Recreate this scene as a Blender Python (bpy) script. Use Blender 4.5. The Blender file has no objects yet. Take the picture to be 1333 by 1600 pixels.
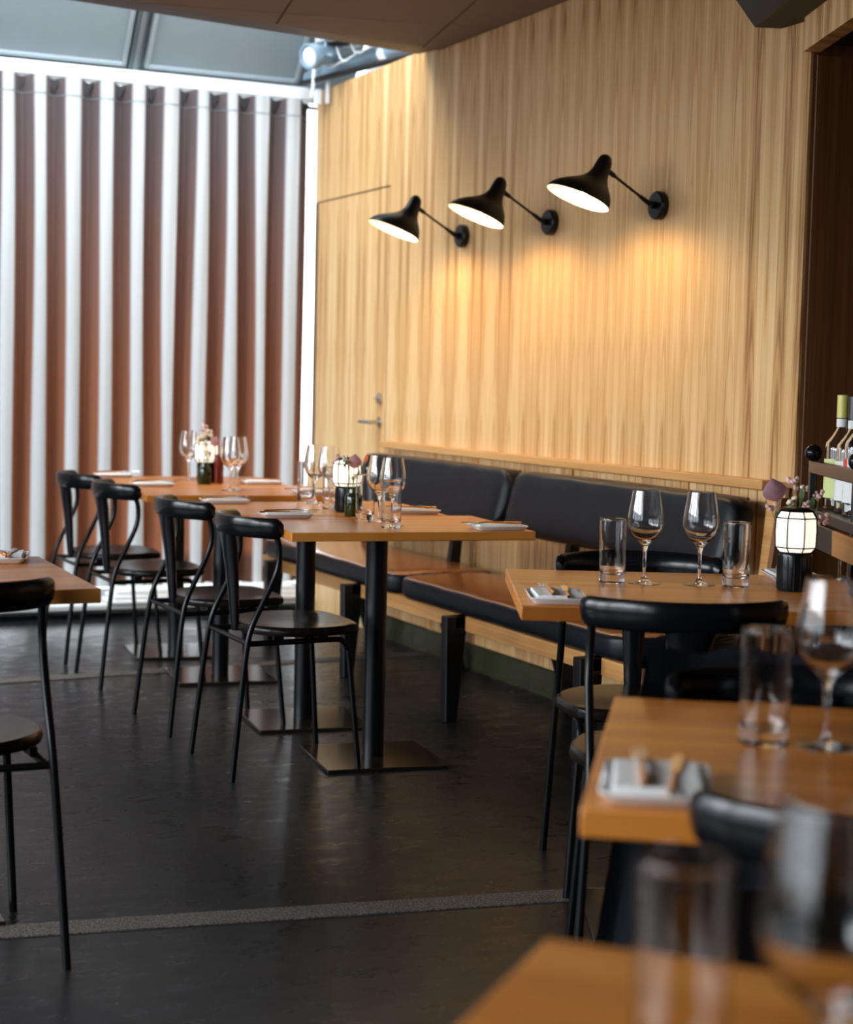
import bpy, bmesh, math, random
from mathutils import Vector, Matrix
random.seed(7)
PI = math.pi
sc = bpy.context.scene
COL = sc.collection

# ------------------------------------------------------------------ camera
H = 1.18
F_PX, YAW, PITCH, ROLL = 2682.36, 0.432117, 0.0752608, 0.0235180
cam_d = bpy.data.cameras.new('camera'); cam = bpy.data.objects.new('camera', cam_d); COL.objects.link(cam)
cy_, sy_ = math.cos(YAW), math.sin(YAW)
fw = Vector((sy_*math.cos(PITCH), cy_*math.cos(PITCH), -math.sin(PITCH)))
rt = Vector((cy_, -sy_, 0)); up = rt.cross(fw)
r2 = rt*math.cos(ROLL)+up*math.sin(ROLL); u2 = -rt*math.sin(ROLL)+up*math.cos(ROLL)
cam.matrix_world = Matrix(((r2.x, u2.x, -fw.x, 0), (r2.y, u2.y, -fw.y, 0), (r2.z, u2.z, -fw.z, H), (0, 0, 0, 1)))
cam_d.sensor_fit = 'HORIZONTAL'; cam_d.sensor_width = 24; cam_d.lens = F_PX/1333*24
cam_d.clip_start = 0.05
cam_d.dof.use_dof = True; cam_d.dof.focus_distance = 4.4; cam_d.dof.aperture_fstop = 2.7
sc.camera = cam

# ------------------------------------------------------------------ world, lights, exposure
w = bpy.data.worlds.new('overcast_sky'); sc.world = w; w.use_nodes = True
nt = w.node_tree; bg = nt.nodes['Background']
bg.inputs['Strength'].default_value = 2.6
_g = nt.nodes.new('ShaderNodeNewGeometry'); _s = nt.nodes.new('ShaderNodeSeparateXYZ'); _m = nt.nodes.new('ShaderNodeMapRange'); _r = nt.nodes.new('ShaderNodeValToRGB')
nt.links.new(_g.outputs['Incoming'], _s.inputs[0]); nt.links.new(_s.outputs['Z'], _m.inputs['Value'])
_m.inputs['From Min'].default_value = 0.10; _m.inputs['From Max'].default_value = 0.0      # Incoming points back to the viewer: z > 0 is below the horizon
nt.links.new(_m.outputs[0], _r.inputs[0]); _r.color_ramp.elements[0].color = (0.15, 0.15, 0.14, 1); _r.color_ramp.elements[1].color = (0.80, 0.91, 1.0, 1)
nt.links.new(_r.outputs[0], bg.inputs['Color'])

def area(name, loc, target, sx, sy, power, col):
    d = bpy.data.lights.new(name, 'AREA'); d.shape = 'RECTANGLE'; d.size = sx; d.size_y = sy
    d.energy = power; d.color = col
    o = bpy.data.objects.new(name, d); COL.objects.link(o); o.location = loc
    o.rotation_euler = (Vector(target)-Vector(loc)).to_track_quat('-Z', 'Y').to_euler()
    return o
# daylight through the tall windows of the left wall, the end window and the roof light
DAY = (0.93, 0.96, 1.0)
area('daylight_left_windows', (-6.0, 4.1, 3.0), (3, 4.1, 1.4), 10.0, 2.0, 620, DAY)
area('daylight_roof_light', (1.0, 7.4, 3.50), (1.2, 7.9, 0), 3.6, 0.9, 62, DAY)
area('daylight_end_window', (1.6, 8.62, 1.3), (1.6, 3, 1.1), 3.4, 2.4, 32, DAY)

sc.view_settings.view_transform = 'Standard'; sc.view_settings.look = 'None'
sc.view_settings.exposure = 0.85; sc.view_settings.gamma = 1
sc.view_settings.use_curve_mapping = False
sc.cycles.use_denoising = True
sc.cycles.max_bounces = 10; sc.cycles.transmission_bounces = 10; sc.cycles.glossy_bounces = 5
sc.cycles.transparent_max_bounces = 12
sc.cycles.sample_clamp_indirect = 6

# ------------------------------------------------------------------ materials
def new_mat(name):
    m = bpy.data.materials.new(name); m.use_nodes = True
    return m, m.node_tree.nodes, m.node_tree.links, m.node_tree.nodes['Principled BSDF']
def plain(name, col, rough=0.5, metal=0.0, noise=0.0, nscale=20, bump=0.0, spec=0.5, coat=0.0, **kw):
    m, N, L, b = new_mat(name)
    b.inputs['Base Color'].default_value = (*col, 1); b.inputs['Roughness'].default_value = rough
    b.inputs['Metallic'].default_value = metal; b.inputs['Specular IOR Level'].default_value = spec
    b.inputs['Coat Weight'].default_value = coat; b.inputs['Coat Roughness'].default_value = 0.08
    for k, v in kw.items(): b.inputs[k].default_value = v
    if noise or bump:
        tc = N.new('ShaderNodeTexCoord'); nz = N.new('ShaderNodeTexNoise')
        nz.inputs['Scale'].default_value = nscale; nz.inputs['Detail'].default_value = 4
        L.new(tc.outputs['Object'], nz.inputs['Vector'])
        if noise:
            mx = N.new('ShaderNodeMixRGB'); mx.inputs[1].default_value = (*[c*(1-noise) for c in col], 1)
            mx.inputs[2].default_value = (*[min(1, c*(1+noise)) for c in col], 1)
            L.new(nz.outputs['Fac'], mx.inputs[0]); L.new(mx.outputs[0], b.inputs['Base Color'])
        if bump:
            bp = N.new('ShaderNodeBump'); bp.inputs['Strength'].default_value = bump; bp.inputs['Distance'].default_value = 0.01
            L.new(nz.outputs['Fac'], bp.inputs['Height']); L.new(bp.outputs[0], b.inputs['Normal'])
    return m
def math_n(N, L, op, a, b=None, c=None):
    n = N.new('ShaderNodeMath'); n.operation = op
    for i, v in enumerate((a, b, c)):
        if v is None: continue
        if isinstance(v, (int, float)): n.inputs[i].default_value = v
        else: L.new(v, n.inputs[i])
    return n.outputs[0]
def ramp(N, L, fac, stops):
    r = N.new('ShaderNodeValToRGB'); e = r.color_ramp.elements
    while len(e) < len(stops): e.new(0.5)
    for k, (p, c) in zip(e, stops): k.position = p; k.color = (*c, 1)
    L.new(fac, r.inputs[0]); return r.outputs[0]
def wood(name, dark, mid, light, axis='Z', across='Y', scale=1.0, leaf=None, rough=0.45, coat=0.0, world_space=False, cath=1.0, var=0.25):
    """grain runs along `axis`; rings are made from parabolic arches + streaks"""
    m, N, L, b = new_mat(name)
    tc = N.new('ShaderNodeTexCoord')
    sp = N.new('ShaderNodeSeparateXYZ')
    if world_space:
        g = N.new('ShaderNodeNewGeometry'); L.new(g.outputs['Position'], sp.inputs[0])
    else: L.new(tc.outputs['Object'], sp.inputs[0])
    al = sp.outputs[axis]; ac = sp.outputs[across]
    oi = N.new('ShaderNodeObjectInfo')
    if leaf:
        pp = math_n(N, L, 'PINGPONG', ac, leaf)
        ac2 = math_n(N, L, 'SUBTRACT', pp, leaf*0.45)
        blk = math_n(N, L, 'FLOOR', math_n(N, L, 'DIVIDE', ac, leaf*12.0))
        seed = math_n(N, L, 'MULTIPLY', blk, 7.3)
    else:
        ac2 = ac; seed = math_n(N, L, 'MULTIPLY', oi.outputs['Random'], 37.0)
    # slow wobble
    cb = N.new('ShaderNodeCombineXYZ')
    L.new(math_n(N, L, 'MULTIPLY', ac2, 5.0*scale), cb.inputs[0]); L.new(math_n(N, L, 'MULTIPLY', al, 0.9*scale), cb.inputs[1]); L.new(seed, cb.inputs[2])
    n1 = N.new('ShaderNodeTexNoise'); n1.inputs['Scale'].default_value = 1.3; n1.inputs['Detail'].default_value = 3
    L.new(cb.outputs[0], n1.inputs['Vector'])
    sq = math_n(N, L, 'MULTIPLY', math_n(N, L, 'MULTIPLY', ac2, ac2), 2600*cath*scale*scale)
    ph = math_n(N, L, 'ADD', math_n(N, L, 'ADD', sq, math_n(N, L, 'MULTIPLY', al, 4.0*cath*scale)), math_n(N, L, 'MULTIPLY', n1.outputs['Fac'], 5.0))
    ring = math_n(N, L, 'SUBTRACT', 1.0, math_n(N, L, 'POWER', math_n(N, L, 'MULTIPLY_ADD', math_n(N, L, 'SINE', math_n(N, L, 'MULTIPLY', ph, 4.0)), 0.5, 0.5), 3.0))
    # fine streaks
    cb2 = N.new('ShaderNodeCombineXYZ')
    L.new(math_n(N, L, 'MULTIPLY', ac2, 160.0*scale), cb2.inputs[0]); L.new(math_n(N, L, 'MULTIPLY', al, 2.5*scale), cb2.inputs[1]); L.new(seed, cb2.inputs[2])
    n2 = N.new('ShaderNodeTexNoise'); n2.inputs['Scale'].default_value = 1.0; n2.inputs['Detail'].default_value = 5; n2.inputs['Roughness'].default_value = 0.65
    L.new(cb2.outputs[0], n2.inputs['Vector'])
    cb3 = N.new('ShaderNodeCombineXYZ')
    L.new(math_n(N, L, 'MULTIPLY', ac2, 22.0*scale), cb3.inputs[0]); L.new(math_n(N, L, 'MULTIPLY', al, 0.5*scale), cb3.inputs[1]); L.new(seed, cb3.inputs[2])
    n3 = N.new('ShaderNodeTexNoise'); n3.inputs['Scale'].default_value = 1.0; n3.inputs['Detail'].default_value = 2
    L.new(cb3.outputs[0], n3.inputs['Vector'])
    f = math_n(N, L, 'ADD', math_n(N, L, 'MULTIPLY', n2.outputs['Fac'], 0.55), math_n(N, L, 'MULTIPLY', ring, 0.13))
    f = math_n(N, L, 'ADD', f, math_n(N, L, 'MULTIPLY', n3.outputs['Fac'], 0.85))
    rnd = math_n(N, L, 'MULTIPLY', math_n(N, L, 'SUBTRACT', oi.outputs['Random'], 0.5), var)
    f = math_n(N, L, 'ADD', f, rnd)
    f = math_n(N, L, 'SUBTRACT', f, 0.25)
    col = ramp(N, L, f, [(0.24, dark), (0.5, mid), (0.76, light)])
    L.new(col, b.inputs['Base Color'])
    b.inputs['Roughness'].default_value = rough; b.inputs['Coat Weight'].default_value = coat; b.inputs['Coat Roughness'].default_value = 0.12
    bp = N.new('ShaderNodeBump'); bp.inputs['Strength'].default_value = 0.12; bp.inputs['Distance'].default_value = 0.002
    L.new(n2.outputs['Fac'], bp.inputs['Height']); L.new(bp.outputs[0], b.inputs['Normal'])
    return m
M = {}
M['veneer'] = wood('oak_veneer', (0.22, 0.085, 0.020), (0.60, 0.345, 0.13), (0.80, 0.57, 0.30), leaf=0.125, rough=0.5, world_space=True, var=0.0)
M['board'] = wood('oak_board', (0.40, 0.20, 0.075), (0.62, 0.36, 0.15), (0.74, 0.49, 0.24), rough=0.5, var=0.2)
M['oak_rail'] = wood('oak_rail', (0.36, 0.16, 0.045), (0.55, 0.28, 0.09), (0.66, 0.38, 0.15), axis='Y', across='Z', rough=0.4)
M['oak_x'] = wood('oak_table', (0.28, 0.080, 0.010), (0.50, 0.165, 0.020), (0.64, 0.25, 0.045), axis='X', across='Y', rough=0.34, coat=0.08, cath=0.25)
M['wood_dark'] = wood('walnut_panel', (0.08, 0.028, 0.008), (0.19, 0.072, 0.022), (0.32, 0.14, 0.05), axis='Z', across='X', rough=0.45)
M['wood_bar'] = wood('bar_wood', (0.30, 0.12, 0.03), (0.50, 0.22, 0.06), (0.60, 0.3, 0.1), axis='Y', across='Z', rough=0.35)
M['black'] = plain('black_lacquer', (0.004, 0.0045, 0.006), 0.2, spec=0.36, IOR=1.4)
M['black_tube'] = plain('black_tube', (0.004, 0.0045, 0.005), 0.26, spec=0.3, IOR=1.38)
M['black_leg'] = plain('black_stained_wood', (0.004, 0.004, 0.005), 0.4, noise=0.3, nscale=60, spec=0.35)
M['steel_black'] = plain('black_steel', (0.003, 0.0035, 0.005), 0.3, spec=0.35)
M['base_steel'] = plain('dark_steel_plate', (0.014, 0.010, 0.007), 0.16, noise=0.25, nscale=12, spec=0.6)
M['seat'] = plain('black_brown_seat', (0.007, 0.005, 0.004), 0.24, noise=0.2, nscale=9, spec=0.3, IOR=1.36)
M['leather'] = plain('black_leather', (0.005, 0.0065, 0.010), 0.38, noise=0.25, nscale=8, bump=0.2, spec=0.22)
M['leather_seat'] = plain('leather_wall_reflection', (0.24, 0.085, 0.024), 0.2, noise=0.3, nscale=5, bump=0.06, spec=0.8)  # brown tint paints the wood wall's reflection onto black leather
M['piping'] = plain('brown_piping', (0.09, 0.035, 0.015), 0.45)
M['china'] = plain('white_china', (0.78, 0.80, 0.80), 0.2, coat=0.4)
M['napkin'] = plain('white_napkin', (0.80, 0.80, 0.79), 0.9, bump=0.3, nscale=90)
M['steel'] = plain('polished_steel', (0.55, 0.54, 0.52), 0.18, metal=1.0)
M['copper'] = plain('copper_handle', (0.75, 0.36, 0.12), 0.25, metal=1.0)
M['glass'] = plain('clear_glass', (1, 1, 1), 0.0, **{'Transmission Weight': 1.0, 'IOR': 1.47})
M['green_glass'] = plain('dark_green_glass', (0.03, 0.045, 0.01), 0.05, **{'Transmission Weight': 0.55, 'IOR': 1.47})
M['white_paint'] = plain('white_paint', (0.78, 0.82, 0.84), 0.45)
M['grey_felt'] = plain('grey_acoustic_panel', (0.20, 0.24, 0.26), 0.9, noise=0.06, nscale=6, bump=0.1)
M['grey_frame'] = plain('grey_aluminium', (0.30, 0.35, 0.37), 0.4, metal=0.2)
M['steel_grey'] = plain('grey_steel_beam', (0.16, 0.19, 0.20), 0.5, metal=0.1)
M['galv'] = plain('pale_blue_metal', (0.25, 0.36, 0.44), 0.35, metal=0.3)
M['ceiling'] = plain('brown_ceiling_panel', (0.20, 0.148, 0.122), 0.8, noise=0.08, nscale=4)
M['fascia'] = plain('dark_brown_fascia', (0.060, 0.028, 0.014), 0.5)
M['fabric_black'] = plain('matte_black', (0.006, 0.006, 0.007), 0.6)
M['kick'] = plain('green_grey_kickboard', (0.045, 0.045, 0.022), 0.16, noise=0.6, nscale=5, spec=0.6)
M['plaster'] = plain('dark_plaster', (0.10, 0.095, 0.09), 0.9, noise=0.1)
M['coat'] = plain('navy_wool', (0.004, 0.006, 0.014), 0.85, noise=0.3, nscale=40, bump=0.3)
M['stone'] = plain('pale_stone_sill', (0.50, 0.51, 0.50), 0.6, noise=0.15, nscale=12)
M['stem'] = plain('green_stem', (0.12, 0.19, 0.06), 0.6, noise=0.3, nscale=80)
M['leaf'] = plain('olive_leaf', (0.10, 0.17, 0.06), 0.55)
M['blossom'] = plain('pale_pink_blossom', (0.72, 0.47, 0.45), 0.7, noise=0.25, nscale=120)
M['blossom_w'] = plain('cream_blossom', (0.80, 0.70, 0.55), 0.7)
M['petal'] = plain('mauve_petal', (0.48, 0.27, 0.31), 0.5, noise=0.45, nscale=60)
M['petal_p'] = plain('rose_petal', (0.62, 0.36, 0.38), 0.5, noise=0.3, nscale=60)
M['orange_petal'] = plain('orange_petal', (0.75, 0.16, 0.03), 0.5)
M['cap_y'] = plain('yellow_cap', (0.65, 0.60, 0.16), 0.4)
M['cap_r'] = plain('red_cap', (0.62, 0.02, 0.04), 0.35)
M['cap_k'] = plain('black_cap', (0.02, 0.02, 0.025), 0.35)
M['label_w'] = plain('white_label', (0.75, 0.76, 0.74), 0.7)
M['label_g'] = plain('yellow_green_label', (0.60, 0.66, 0.28), 0.7)
M['label_r'] = plain('red_mark', (0.7, 0.05, 0.04), 0.6)
M['label_gn'] = plain('green_mark', (0.05, 0.30, 0.12), 0.6)
M['shelf_metal'] = plain('bronze_brown_metal', (0.075, 0.050, 0.040), 0.3, metal=0.4)
def emis(name, col, s, base=(0.8, 0.8, 0.8)):
    m, N, L, b = new_mat(name); b.inputs['Base Color'].default_value = (*base, 1)
    b.inputs['Emission Color'].default_value = (*col, 1); b.inputs['Emission Strength'].default_value = s
    return m
M['bulb'] = emis('lit_bulb', (1, 0.74, 0.42), 30)
M['lantern_glass'] = emis('lit_opal_glass', (1, 0.88, 0.70), 0.62, (0.75, 0.74, 0.70))
def two_face(name, out, inn):
    m, N, L, b = new_mat(name)
    g = N.new('ShaderNodeNewGeometry'); mx = N.new('ShaderNodeMixRGB')
    mx.inputs[1].default_value = (*out, 1); mx.inputs[2].default_value = (*inn, 1)
    L.new(g.outputs['Backfacing'], mx.inputs[0]); L.new(mx.outputs[0], b.inputs['Base Color']); b.inputs['Roughness'].default_value = 0.4
    return m
M['shade_in'] = plain('white_enamel', (0.9, 0.88, 0.82), 0.5)
M['shade_out'] = plain('black_enamel', (0.003, 0.003, 0.0035), 0.35, spec=0.35)
# window glass
def win_glass():
    m, N, L, b = new_mat('window_glass')
    b.inputs['Transmission Weight'].default_value = 1; b.inputs['Roughness'].default_value = 0; b.inputs['IOR'].default_value = 1.45
    return m
M['win_glass'] = win_glass()
# curtain: fold light and shade painted as rust brown and off-white bands, partly translucent
def curtain_mat():
    m, N, L, b = new_mat('curtain_fold_light')
    uv = N.new('ShaderNodeUVMap'); sp = N.new('ShaderNodeSeparateXYZ'); L.new(uv.outputs[0], sp.inputs[0])
    fr = math_n(N, L, 'FRACT', sp.outputs['X'])
    # 0..0.56 brown, rest white, soft edges
    a = math_n(N, L, 'SMOOTHSTEP', 0.02, 0.08, fr) if False else None
    mr = N.new('ShaderNodeMapRange'); mr.interpolation_type = 'SMOOTHSTEP'
    mr.inputs['From Min'].default_value = 0.0; mr.inputs['From Max'].default_value = 0.06; L.new(fr, mr.inputs['Value'])
    mr2 = N.new('ShaderNodeMapRange'); mr2.interpolation_type = 'SMOOTHSTEP'
    mr2.inputs['From Min'].default_value = 0.68; mr2.inputs['From Max'].default_value = 0.76
    mr2.inputs['To Min'].default_value = 1; mr2.inputs['To Max'].default_value = 0; L.new(fr, mr2.inputs['Value'])
    s = math_n(N, L, 'MULTIPLY', mr.outputs[0], mr2.outputs[0])
    nz = N.new('ShaderNodeTexNoise'); nz.inputs['Scale'].default_value = 3.0
    cb = N.new('ShaderNodeCombineXYZ'); L.new(math_n(N, L, 'MULTIPLY', sp.outputs['X'], 2.0), cb.inputs[0]); L.new(math_n(N, L, 'MULTIPLY', sp.outputs['Y'], 0.15), cb.inputs[1])
    L.new(cb.outputs[0], nz.inputs['Vector'])
    # painted light: greyer at the top, rust lower down, dark at the hem
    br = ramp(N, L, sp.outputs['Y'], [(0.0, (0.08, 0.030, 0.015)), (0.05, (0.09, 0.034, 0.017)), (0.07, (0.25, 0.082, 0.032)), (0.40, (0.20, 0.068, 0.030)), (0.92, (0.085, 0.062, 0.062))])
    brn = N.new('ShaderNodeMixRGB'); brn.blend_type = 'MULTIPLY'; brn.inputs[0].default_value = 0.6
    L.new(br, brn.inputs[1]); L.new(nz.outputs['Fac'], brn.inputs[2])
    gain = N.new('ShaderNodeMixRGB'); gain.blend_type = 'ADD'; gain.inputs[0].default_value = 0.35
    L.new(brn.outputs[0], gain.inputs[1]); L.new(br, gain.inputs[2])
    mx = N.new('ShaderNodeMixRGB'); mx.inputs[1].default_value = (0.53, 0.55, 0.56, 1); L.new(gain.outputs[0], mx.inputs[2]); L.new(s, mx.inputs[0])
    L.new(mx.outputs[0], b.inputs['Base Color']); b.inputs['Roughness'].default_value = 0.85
    tr = N.new('ShaderNodeBsdfTranslucent'); L.new(mx.outputs[0], tr.inputs[0])
    ms = N.new('ShaderNodeMixShader'); L.new(math_n(N, L, 'MULTIPLY_ADD', s, -0.24, 0.30), ms.inputs[0])
    L.new(b.outputs[0], ms.inputs[1]); L.new(tr.outputs[0], ms.inputs[2])
    L.new(ms.outputs[0], N['Material Output'].inputs[0])
    return m
M['curtain'] = curtain_mat()
def concrete(name, strip=False):
    m, N, L, b = new_mat(name)
    g = N.new('ShaderNodeNewGeometry')
    def nz(s, d, r=0.6, sy=1.0):
        mp = N.new('ShaderNodeMapping'); mp.inputs['Scale'].default_value = (1, sy, 1); L.new(g.outputs['Position'], mp.inputs[0])
        n = N.new('ShaderNodeTexNoise'); n.inputs['Scale'].default_value = s; n.inputs['Detail'].default_value = d; n.inputs['Roughness'].default_value = r
        L.new(mp.outputs[0], n.inputs['Vector']); return n.outputs['Fac']
    a = nz(1.3, 6); c = nz(9, 8, 0.7, 1.6); s = nz(150, 3)
    f = math_n(N, L, 'ADD', math_n(N, L, 'MULTIPLY', a, 0.72), math_n(N, L, 'MULTIPLY', c, 0.28))
    if strip:
        v = nz(260, 2); f = v
        col = ramp(N, L, v, [(0.35, (0.035, 0.030, 0.028)), (0.5, (0.085, 0.075, 0.07)), (0.66, (0.24, 0.21, 0.19))])
        b.inputs['Roughness'].default_value = 0.6
    else:
        col = ramp(N, L, f, [(0.30, (0.006, 0.0065, 0.008)), (0.5, (0.012, 0.0125, 0.014)), (0.62, (0.022, 0.019, 0.018)), (0.75, (0.042, 0.034, 0.030))])
        rr = N.new('ShaderNodeMapRange'); rr.inputs['To Min'].default_value = 0.20; rr.inputs['To Max'].default_value = 0.42
        rr.inputs['From Min'].default_value = 0.3; rr.inputs['From Max'].default_value = 0.7
        L.new(c, rr.inputs['Value']); L.new(rr.outputs[0], b.inputs['Roughness'])
        spk = math_n(N, L, 'GREATER_THAN', s, 0.76)
        mx = N.new('ShaderNodeMixRGB'); L.new(spk, mx.inputs[0]); L.new(col, mx.inputs[1]); mx.inputs[2].default_value = (0.22, 0.2, 0.19, 1)
        col = mx.outputs[0]
    b.inputs['Specular IOR Level'].default_value = 0.20; b.inputs['IOR'].default_value = 1.36
    L.new(col, b.inputs['Base Color'])
    bp = N.new('ShaderNodeBump'); bp.inputs['Strength'].default_value = 0.10; bp.inputs['Distance'].default_value = 0.003
    L.new(c, bp.inputs['Height']); L.new(bp.outputs[0], b.inputs['Normal'])
    return m
M['concrete'] = concrete('polished_concrete'); M['aggregate'] = concrete('aggregate_strip', True)

# ------------------------------------------------------------------ geometry helpers
def box(bm, c, s, rz=0.0, mat=None):
    r = bmesh.ops.create_cube(bm, size=1.0)
    mt = Matrix.Translation(Vector(c)) @ Matrix.Rotation(rz, 4, 'Z') @ (mat or Matrix.Identity(4)) @ Matrix.Diagonal((*s, 1))
    bmesh.ops.transform(bm, matrix=mt, verts=r['verts']); return r['verts']
def loft(bm, rings, cap=True, closed=True):
    vs = [[bm.verts.new(p) for p in r] for r in rings]
    for a, b in zip(vs, vs[1:]):
        n = len(a)
        for i in range(n if closed else n-1):
            j = (i+1) % n
            bm.faces.new((a[i], a[j], b[j], b[i]))
    if cap and closed:
        bm.faces.new(list(reversed(vs[0]))); bm.faces.new(vs[-1])
    return vs
def frame_for(t, ref=Vector((0, 0, 1))):
    t = t.normalized()
    if abs(t.dot(ref)) > 0.97: ref = Vector((1, 0, 0))
    a = t.cross(ref).normalized(); b = a.cross(t).normalized(); return a, b
def smooth_path(pts, n=6):
    pts = [Vector(p) for p in pts]; out = []
    P = [pts[0]*2-pts[1]]+pts+[pts[-1]*2-pts[-2]]
    for i in range(1, len(P)-2):
        p0, p1, p2, p3 = P[i-1:i+3]
        for k in range(n):
            t = k/n
            out.append(0.5*((2*p1)+(p2-p0)*t+(2*p0-5*p1+4*p2-p3)*t*t+(3*p1-p0-3*p2+p3)*t**3))
    out.append(pts[-1]); return out
def tube(bm, pts, r, seg=8, sm=0, taper=None):
    if sm: pts = smooth_path(pts, sm)
    pts = [Vector(p) for p in pts]; rings = []; a = None
    for i, p in enumerate(pts):
        t = (pts[min(i+1, len(pts)-1)]-pts[max(i-1, 0)]).normalized()
        if a is None: a, b = frame_for(t)
        else:
            a = (a - t*a.dot(t)).normalized(); b = a.cross(t).normalized()
        rr = r if taper is None else r*(taper[0]+(taper[1]-taper[0])*i/(len(pts)-1))
        rings.append([p+a*rr*math.cos(2*PI*k/seg)+b*rr*math.sin(2*PI*k/seg) for k in range(seg)])
    loft(bm, rings)
def lathe(bm, prof, seg=24, c=(0, 0, 0), cap=True):
    c = Vector(c)
    rings = [[c+Vector((r*math.cos(2*PI*k/seg), r*math.sin(2*PI*k/seg), z)) for k in range(seg)] for r, z in prof]
    loft(bm, rings, cap)
def obj(name, bm, mat, parent=None, smooth=False, bevel=0.0, bseg=2, subsurf=0, auto=True):
    bmesh.ops.recalc_face_normals(bm, faces=bm.faces)
    me = bpy.data.meshes.new(name); bm.to_mesh(me); bm.free()
    if smooth:
        for p in me.polygons: p.use_smooth = True
    for m in (mat if isinstance(mat, (list, tuple)) else [mat]): me.materials.append(M[m] if isinstance(m, str) else m)
    o = bpy.data.objects.new(name, me); COL.objects.link(o)
    if parent: o.parent = parent
    if bevel:
        md = o.modifiers.new('bevel', 'BEVEL'); md.width = bevel; md.segments = bseg; md.limit_method = 'ANGLE'; md.angle_limit = math.radians(40)
        md.harden_normals = False
        if smooth or bseg > 1:
            for p in me.polygons: p.use_smooth = True
            if smooth is False: pass
    if subsurf:
        md = o.modifiers.new('subd', 'SUBSURF'); md.levels = subsurf; md.render_levels = subsurf
        for p in me.polygons: p.use_smooth = True
    if (smooth and not subsurf) or (bevel and bseg > 1):
        try: me.set_sharp_from_angle(angle=math.radians(38))
        except Exception: pass
    return o
def nb(): return bmesh.new()
def thing(name, label, cat, loc=(0, 0, 0), rz=0.0, group=None):
    o = bpy.data.objects.new(name, None); COL.objects.link(o); o.empty_display_size = 0.05
    o.location = loc; o.rotation_euler = (0, 0, rz); o['label'] = label; o['category'] = cat
    if group: o['group'] = group
    return o
def tag(o, label, cat, group=None):
    o['label'] = label; o['category'] = cat
    if group: o['group'] = group
    return o
def struct(name, bm, m, parent=None, **kw):
    o = obj(name, bm, m, parent, **kw)
    if parent is None: o['kind'] = 'structure'
    return o
def dup(src, loc, rz, label, parent=None):
    r = src.copy(); COL.objects.link(r); r.parent = parent
    if parent is None:
        r.location = loc; r.rotation_euler = (0, 0, rz); r['label'] = label
    for ch in list(src.children):
        c = ch.copy(); COL.objects.link(c); c.parent = r
        for g in list(ch.children):
            d = g.copy(); COL.objects.link(d); d.parent = c
    return r
def onbox(name, c, s, m, parent=None, rz=0, bevel=0.0, **kw):
    bm = nb(); box(bm, c, s, rz); return obj(name, bm, m, parent, bevel=bevel, **kw)
def sbox(name, c, s, m, parent=None, rz=0, **kw):
    bm = nb(); box(bm, c, s, rz); return struct(name, bm, m, parent, **kw)
def prism(bm, poly, z0, z1):
    a = [bm.verts.new((x, y, z0)) for x, y in poly]; b = [bm.verts.new((x, y, z1)) for x, y in poly]
    n = len(poly)
    for i in range(n):
        j = (i+1) % n; bm.faces.new((a[i], a[j], b[j], b[i]))
    bm.faces.new(list(reversed(a))); bm.faces.new(b)

# ------------------------------------------------------------------ room shell
XW = 3.146; YE = 8.40; ZC = 2.60
fl = nb(); box(fl, (0.9, 3.1, -0.05), (7.6, 12.4, 0.10)); struct('floor', fl, 'concrete')
def strip(name, p, q, wd):
    v = Vector((q[0]-p[0], q[1]-p[1], 0)); L_ = v.length; a = math.atan2(v.y, v.x)
    bm = nb(); box(bm, ((p[0]+q[0])/2, (p[1]+q[1])/2, 0.0015), (L_, wd, 0.003), a); return struct(name, bm, 'aggregate')
strip('trim_1', (-2.5, 4.07), (3.1, 3.23), 0.085)
strip('trim_2', (-2.5, 6.25), (3.1, 6.74), 0.085)
# saw-cut joint grooves, shown as thin recessed-looking bars beside the strips
# wood wall (veneered leaves over a backing)
wr = sbox('wall_right', (XW+0.11, (4.2+8.26)/2, 1.31), (0.20, 8.26-4.2, 2.63), 'wood_dark')
# left return edge of the wall, white post at its end
leaf_me = {}
def leafbox(y0, y1, z0, z1, parent, name='veneer_leaf', m='veneer'):
    bm = nb(); g = 0.0005
    box(bm, (XW+0.005, (y0+y1)/2, (z0+z1)/2), (0.010, (y1-y0)-2*g, (z1-z0)-2*g)); return obj(name, bm, m, parent)
y = 4.2
DO0, DO1, DTOP = 7.30, 8.215, 2.072
edges = []
k = 0
while y < 8.26-1e-6:
    edges.append(y); y += 0.125
edges.append(8.26)
for a, b in zip(edges, edges[1:]):
    if b <= DO0+0.08 and a < DO0-0.06: leafbox(a, min(b, DO0), 0.905, 2.63, wr)
    elif a < DO0: leafbox(a, DO0, 0.905, 2.63, wr)
for a, b in zip(edges, edges[1:]):
    if b > DO0: leafbox(max(a, DO0), b, DTOP+0.004, 2.63, wr)
leafbox(DO1+0.006, 8.26, 0.0, DTOP+0.004, wr)
# door, flush with the wall
dr = sbox('door_1', (XW+0.006, (DO0+DO1)/2, DTOP/2), (0.012, DO1-DO0-0.004, DTOP-0.002), 'veneer')
bm = nb(); box(bm, (XW+0.001, DO0-0.001, DTOP/2), (0.004, 0.003, DTOP)); box(bm, (XW+0.0, (DO0+DO1)/2, DTOP+0.002), (0.004, DO1-DO0, 0.006)); box(bm, (XW-0.002, DO1+0.004, DTOP/2), (0.008, 0.022, DTOP))
obj('door_gap', bm, 'fascia', dr)
bm = nb(); lathe(bm, [(0.026, 0), (0.026, 0.006), (0.012, 0.008)], 20)
tube(bm, [(0, 0, 0.004), (0, 0, 0.05)], 0.009, 10); tube(bm, [(0, 0, 0.048), (0, 0.03, 0.052), (0, 0.125, 0.052)], 0.009, 10, sm=4)
bmesh.ops.transform(bm, matrix=Matrix.Translation((XW, 7.365, 0.99)) @ Matrix.Rotation(-PI/2, 4, 'Y'), verts=bm.verts)
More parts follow.
